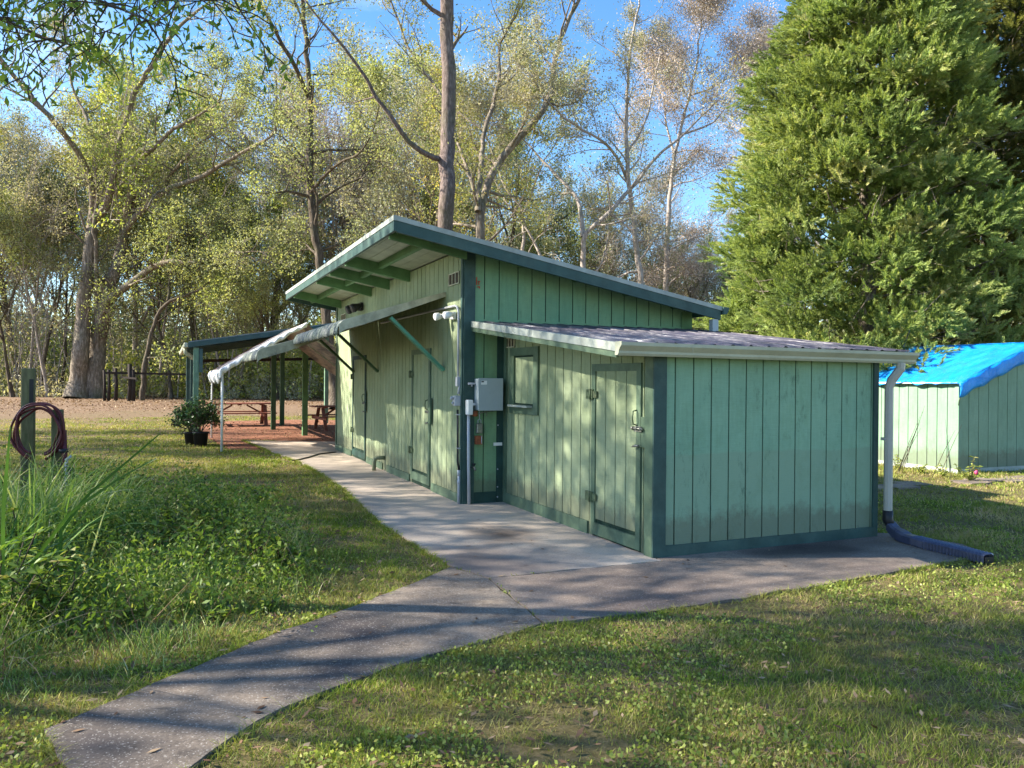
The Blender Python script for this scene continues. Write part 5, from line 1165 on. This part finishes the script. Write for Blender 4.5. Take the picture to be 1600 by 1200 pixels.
ang = rng.random(K) * 6.283; V, n = blades(np.column_stack([P, np.full(K, GZ)]), rng.uniform(.08, .42, K) * np.clip((P[:, 1] - 3.6) / 2.5, .3, 1) * np.clip(vnoise(P, .5, 35) * 1.6, .3, 1.2), np.stack([np.cos(ang), np.sin(ang)], 1) * rng.uniform(.2, .8, K)[:, None], np.full(K, .0026), rng.uniform(0, .8, K), 3)
tag(np_mesh('weed_grass', V, 4, M['l_blade'], None, np.repeat(np.clip(rng.normal(.55, .28, K), 0, 1), 3)), 'loose wild grass blades among the weeds', 'grass', kind='stuff')
def clump(px, D, n, L, w, label, spread=.14, lean=.35, name='tall_grass', group='tall grass clumps in the weed bed', droop=(.1, .9), tint=.62):
    g_ = ground(px, D); K = n; ang = rng.random(K) * 6.283; base = np.column_stack([rng.normal(0, spread, (K, 2)), np.zeros(K)])
    ln_ = np.abs(rng.normal(lean, .18, K))[:, None]
    V, m = blades(base, L * rng.uniform(.55, 1.1, K), np.stack([np.cos(ang), np.sin(ang)], 1) * ln_, np.full(K, w) * rng.uniform(.6, 1.2, K), rng.uniform(*droop, K), 7)
    o = np_mesh(name, V, 4, M['l_blade'], None, np.repeat(np.clip(rng.normal(tint, .2, K), 0, 1), 7)); o.location = (g_.x, g_.y, GZ); return tag(o, label, 'plant', group)
clump(15, 6.6, 340, 1.15, .009, 'thick tall grass clump at the left edge below the wooden post', .22, .28)
clump(70, 7.2, 330, 1.05, .0085, 'tall grass clump spreading in front of the coiled hose', .25, .35)
clump(150, 7.6, 260, .95, .0075, 'arching grass clump right of the hose posts', .22, .45)
clump(215, 8.0, 150, .62, .006, 'pale drooping grass clump at the right of the tall ones', .22, .6, tint=.75)
clump(-30, 5.6, 170, .9, .009, 'dark grass clump cut by the left edge', .2, .4, tint=.3)
clump(60, 5.2, 110, .55, .006, 'lower drooping grass clump nearest the bottom left', .15, .7, tint=.6)
clump(185, 5.6, 60, .5, .005, 'thin upright grass clump in the shaded middle of the bed', .14, .3)
clump(-60, 5.0, 26, .95, .020, 'broad strap-leaved clump at the left edge', .12, .45, droop=(.2, .9), tint=.35)
clump(45, 5.9, 22, 1.0, .015, 'broad strap-leaved clump rising under the wooden post', .1, .3, droop=(.1, .6), tint=.5)
clump(110, 6.4, 18, .8, .013, 'strap-leaved clump right of the hose posts foot', .1, .5, droop=(.2, .8), tint=.7)
clump(330, 5.45, 12, .46, .010, 'single upright bright blade tuft close to the path edge', .03, .16, droop=(0, .15), tint=.55)
clump(240, 5.9, 30, .42, .006, 'short bright grass tuft left of the upright blades', .1, .35)
clump(430, 7.4, 26, .35, .005, 'small grass tuft near the right end of the weed bed', .1, .5)
# long sword-like leaves
for i, (px, D, pts, lb) in enumerate(((130, 5.4, [(95, 830), (135, 775), (200, 720), (265, 665)], 'long green sword leaf slanting up to the right'), (120, 5.2, [(50, 880), (110, 800), (190, 745), (265, 705)], 'second sword leaf lying lower beside the longest one'), (8, 5.0, [(5, 790), (10, 740), (14, 690), (18, 655)], 'dark upright sword leaf at the left edge'))):
    Q = along([at(x, y, D) for x, y in pts], 12); g0 = Vector((Q[0].x, Q[0].y, GZ)); Q = [g0] + Q; b = MB(); V = []
    for k, q in enumerate(Q):
        t_k = k / 12; w_ = .010 * (1 - max(0, t_k - .2) ** 1.5) + .001; d = (Q[min(k + 1, 12)] - Q[max(k - 1, 0)]).normalized(); sx_ = d.cross(Vector((.3, -1, .4))).normalized() * w_
        V += [tuple(q - sx_), tuple(q + Vector((0, 0, -.005))), tuple(q + sx_)]
    b.add(V, [(k * 3 + j, k * 3 + j + 1, k * 3 + j + 4, k * 3 + j + 3) for k in range(12) for j in (0, 1)], 0, True)
    tag(b.build('sword_leaf_plant', M['l_blade'], origin=tuple(g0)), lb, 'plant', 'sword leaves rising from the weed bed')
# leafy stems standing out of the bed
def weed(px, D, h, ns, nl, label, mat='l_weed', sp=.12, ll=.07, group='leafy weeds in the bed', name='weed_plant', cat='plant', stem='bark_dark'):
    g_ = ground(px, D); r = empty(name, (g_.x, g_.y, GZ), label, cat, group); segs = []; A = []
    for s in range(ns):
        d = Vector((random.gauss(0, .5), random.gauss(0, .5), 1)).normalized(); p = Vector((0, 0, 0)); hh = h * random.uniform(.6, 1.05)
        for k in range(6):
            d = (d + Vector((random.gauss(0, .12), random.gauss(0, .12), .02))).normalized(); q = p + d * hh / 6; segs.append((tuple(p), tuple(q), .005, .004)); p = q
            for _ in range(nl): A.append((tuple(q), tuple((d * .4 + Vector((random.gauss(0, 1), random.gauss(0, 1), random.gauss(0, .35)))).normalized())))
    V, F = tubes(segs, 4); np_mesh('stem', V, 4, M[stem], r, faces=F)
    P = np.array([a_[0] for a_ in A]); d = np.array([a_[1] for a_ in A]); sdv = unit(np.cross(d, np.array([[0, 0, 1.]]) + rng.normal(0, .3, d.shape)))
    L_ = (ll * rng.uniform(.6, 1.2, len(P)))[:, None]; m_ = P + d * L_ * .5
    V = np.stack([P, m_ + sdv * L_ * .22, P + d * L_ - np.array([[0, 0, 1]]) * L_ * .25, m_ - sdv * L_ * .22], 1).reshape(-1, 3)
    np_mesh('foliage', V, 4, M[mat], r, np.clip(rng.normal(.5, .22, len(P)), 0, 1)); return r
P, r_ = polar_pts(2200, 4.6, 13, 1.2, -48, -5); P = P[inside(P, BED) & (vnoise(P, .6, 61) > .45)]; K = len(P); hh = .06 + .46 * vnoise(P, .8, 62) * rng.random(K)
Vb, n_ = leaves(np.column_stack([P, GZ + hh]), 9, .06, .052, .019, droop=.5, flat=.3)
tag(np_mesh('broadleaf_weeds', Vb, 4, M['l_weed'], None, np.clip(rng.normal(.35, .2, n_), 0, 1)), 'taller broad-leaved weeds poking out of the tangle', 'weeds', kind='stuff')
P, r_ = polar_pts(1500, 4.4, 13, 1.2, -48, -5); P = P[inside(P, BED)]; K = len(P); ang = rng.random(K) * 6.283
Vb, n_ = blades(np.column_stack([P, np.full(K, GZ)]), rng.uniform(.25, .7, K), np.stack([np.cos(ang), np.sin(ang)], 1) * rng.uniform(.3, 1.3, K)[:, None], np.full(K, .0028), rng.uniform(0, .9, K), 4)
tag(np_mesh('dead_stems', Vb, 4, M['l_dead'], None, np.repeat(np.clip(rng.normal(.55, .3, K), 0, 1), 4)), 'dry brown stems tangled through the weeds', 'weeds', kind='stuff')
random.seed(15)
for px, D, h, lb in ((10, 4.9, .5, 'broad-leaved weed at the lower left edge'), (95, 5.1, .42, 'leafy weed just right of the left edge ones'), (40, 6.0, .5, 'bushy weed under the tall grass'), (265, 7.6, .42, 'leafy weed in the middle of the bed'), (330, 8.2, .42, 'upright weed at the back of the bed'), (370, 7.6, .38, 'leafy weed at the right back of the bed'), (400, 6.9, .36, 'leafy weed toward the right end of the bed'), (440, 6.6, .30, 'low weed at the right tip of the bed'), (310, 6.4, .36, 'weed in the sunlit centre of the bed'), (230, 6.6, .4, 'weed left of the sunlit centre'), (410, 9.8, .28, 'lone weed standing on the lawn behind the bed'), (300, 9.4, .32, 'weed at the far edge of the bed'), (205, 5.1, .16, 'small broad-leaved weed close to the path'), (290, 5.25, .14, 'tiny weed beside the path edge'), (420, 5.4, .12, 'small weed where the path bends'), (350, 5.2, .12, 'round-leaved seedling at the path edge')):
    weed(px, D, h * (1.25 if h > .25 else 1), 7 if h > .2 else 5, 6 if h > .2 else 4, lb, ll=.085 if h > .2 else .06)
# potted shrubs
def pot(px, D, label, s=1.0):
    g_ = ground(px, D); r = empty('potted_shrub', (g_.x, g_.y, GZ), label, 'potted plant', 'potted shrubs by the pavilion')
    b = MB(); b.lathe((0, 0, 0), [(.14 * s, 0), (.18 * s, .33 * s), (.195 * s, .33 * s), (.195 * s, .36 * s), (.165 * s, .36 * s), (.16 * s, .30 * s)], 18); b.build('pot', M['black'], r, local=True)
    segs = []; tips = []
    for _ in range(7): grow(segs, tips, Vector((0, 0, .3 * s)), Vector((random.gauss(0, .45), random.gauss(0, .45), 1)).normalized(), .62 * s, .012, 1, 3, .2, .02, (25, 60), 1.0)
    V, F = tubes(segs, 4); np_mesh('stem', V, 4, M['bark_dark'], r, faces=F)
    V, n = leaves(np.array(tips), 4, .07, .06, .028); np_mesh('foliage', V, 4, M['l_shrub'], r, np.clip(rng.normal(.5, .25, n), 0, 1)); return r
pot(299, 18.6, 'dark leafy shrub in the left black nursery pot', .85); pot(314, 18.2, 'dark leafy shrub in the right black nursery pot', .95)
# plants at the foot of the blue-tarp shed
for px, D, h, lb, sz_ in ((1440, 14.0, .2, 'small yellowish weed at the foot of the pale shed wall', .06), (1478, 13.4, .24, 'low leafy weed near the corner of the pale shed', .06), (1520, 12.9, .42, 'leafy plant with a pink flower by the pale shed corner', .08), (1405, 14.6, .34, 'brushy weed beside the downspout foot of the shed wall', .06)):
    w_ = weed(px, D, h, 6, 4, lb, 'l_bright', ll=sz_, group='weeds at the foot of the pale shed')
    if h > .4:
        b = MB(); b.tube([(.02, -.05, .12), (.02, -.06, .16), (.02, -.07, .20)], [.01, .035, .01], 8); b.build('flower', plain('pink_flower', (.7, .08, .2), .6), w_, local=True)
for i, (px, lb) in enumerate(((1412, 'bare thin stalks leaning right against the pale shed wall'), (1462, 'two thin bare stalks in the middle of the pale shed wall'))):
    g_ = ground(px, 14.1 if i == 0 else 13.5); r = tag(MB().build('x', M['bark_dark']), lb, 'plant', 'bare stalks by the pale shed'); bpy.data.objects.remove(r)
    b = MB()
    for k in range(5 if i == 0 else 2):
        x0 = random.uniform(-.15, .15); b.tube([(x0, 0, 0), (x0 + .25, -.03, .45 + .05 * k), (x0 + .5, -.04, .8 + .1 * k)], [.006, .005, .002], 5)
    o = b.build('dry_stalks', M['bark_dark'], local=True); o.location = (g_.x, g_.y, GZ); tag(o, lb, 'plant', 'bare stalks by the pale shed')
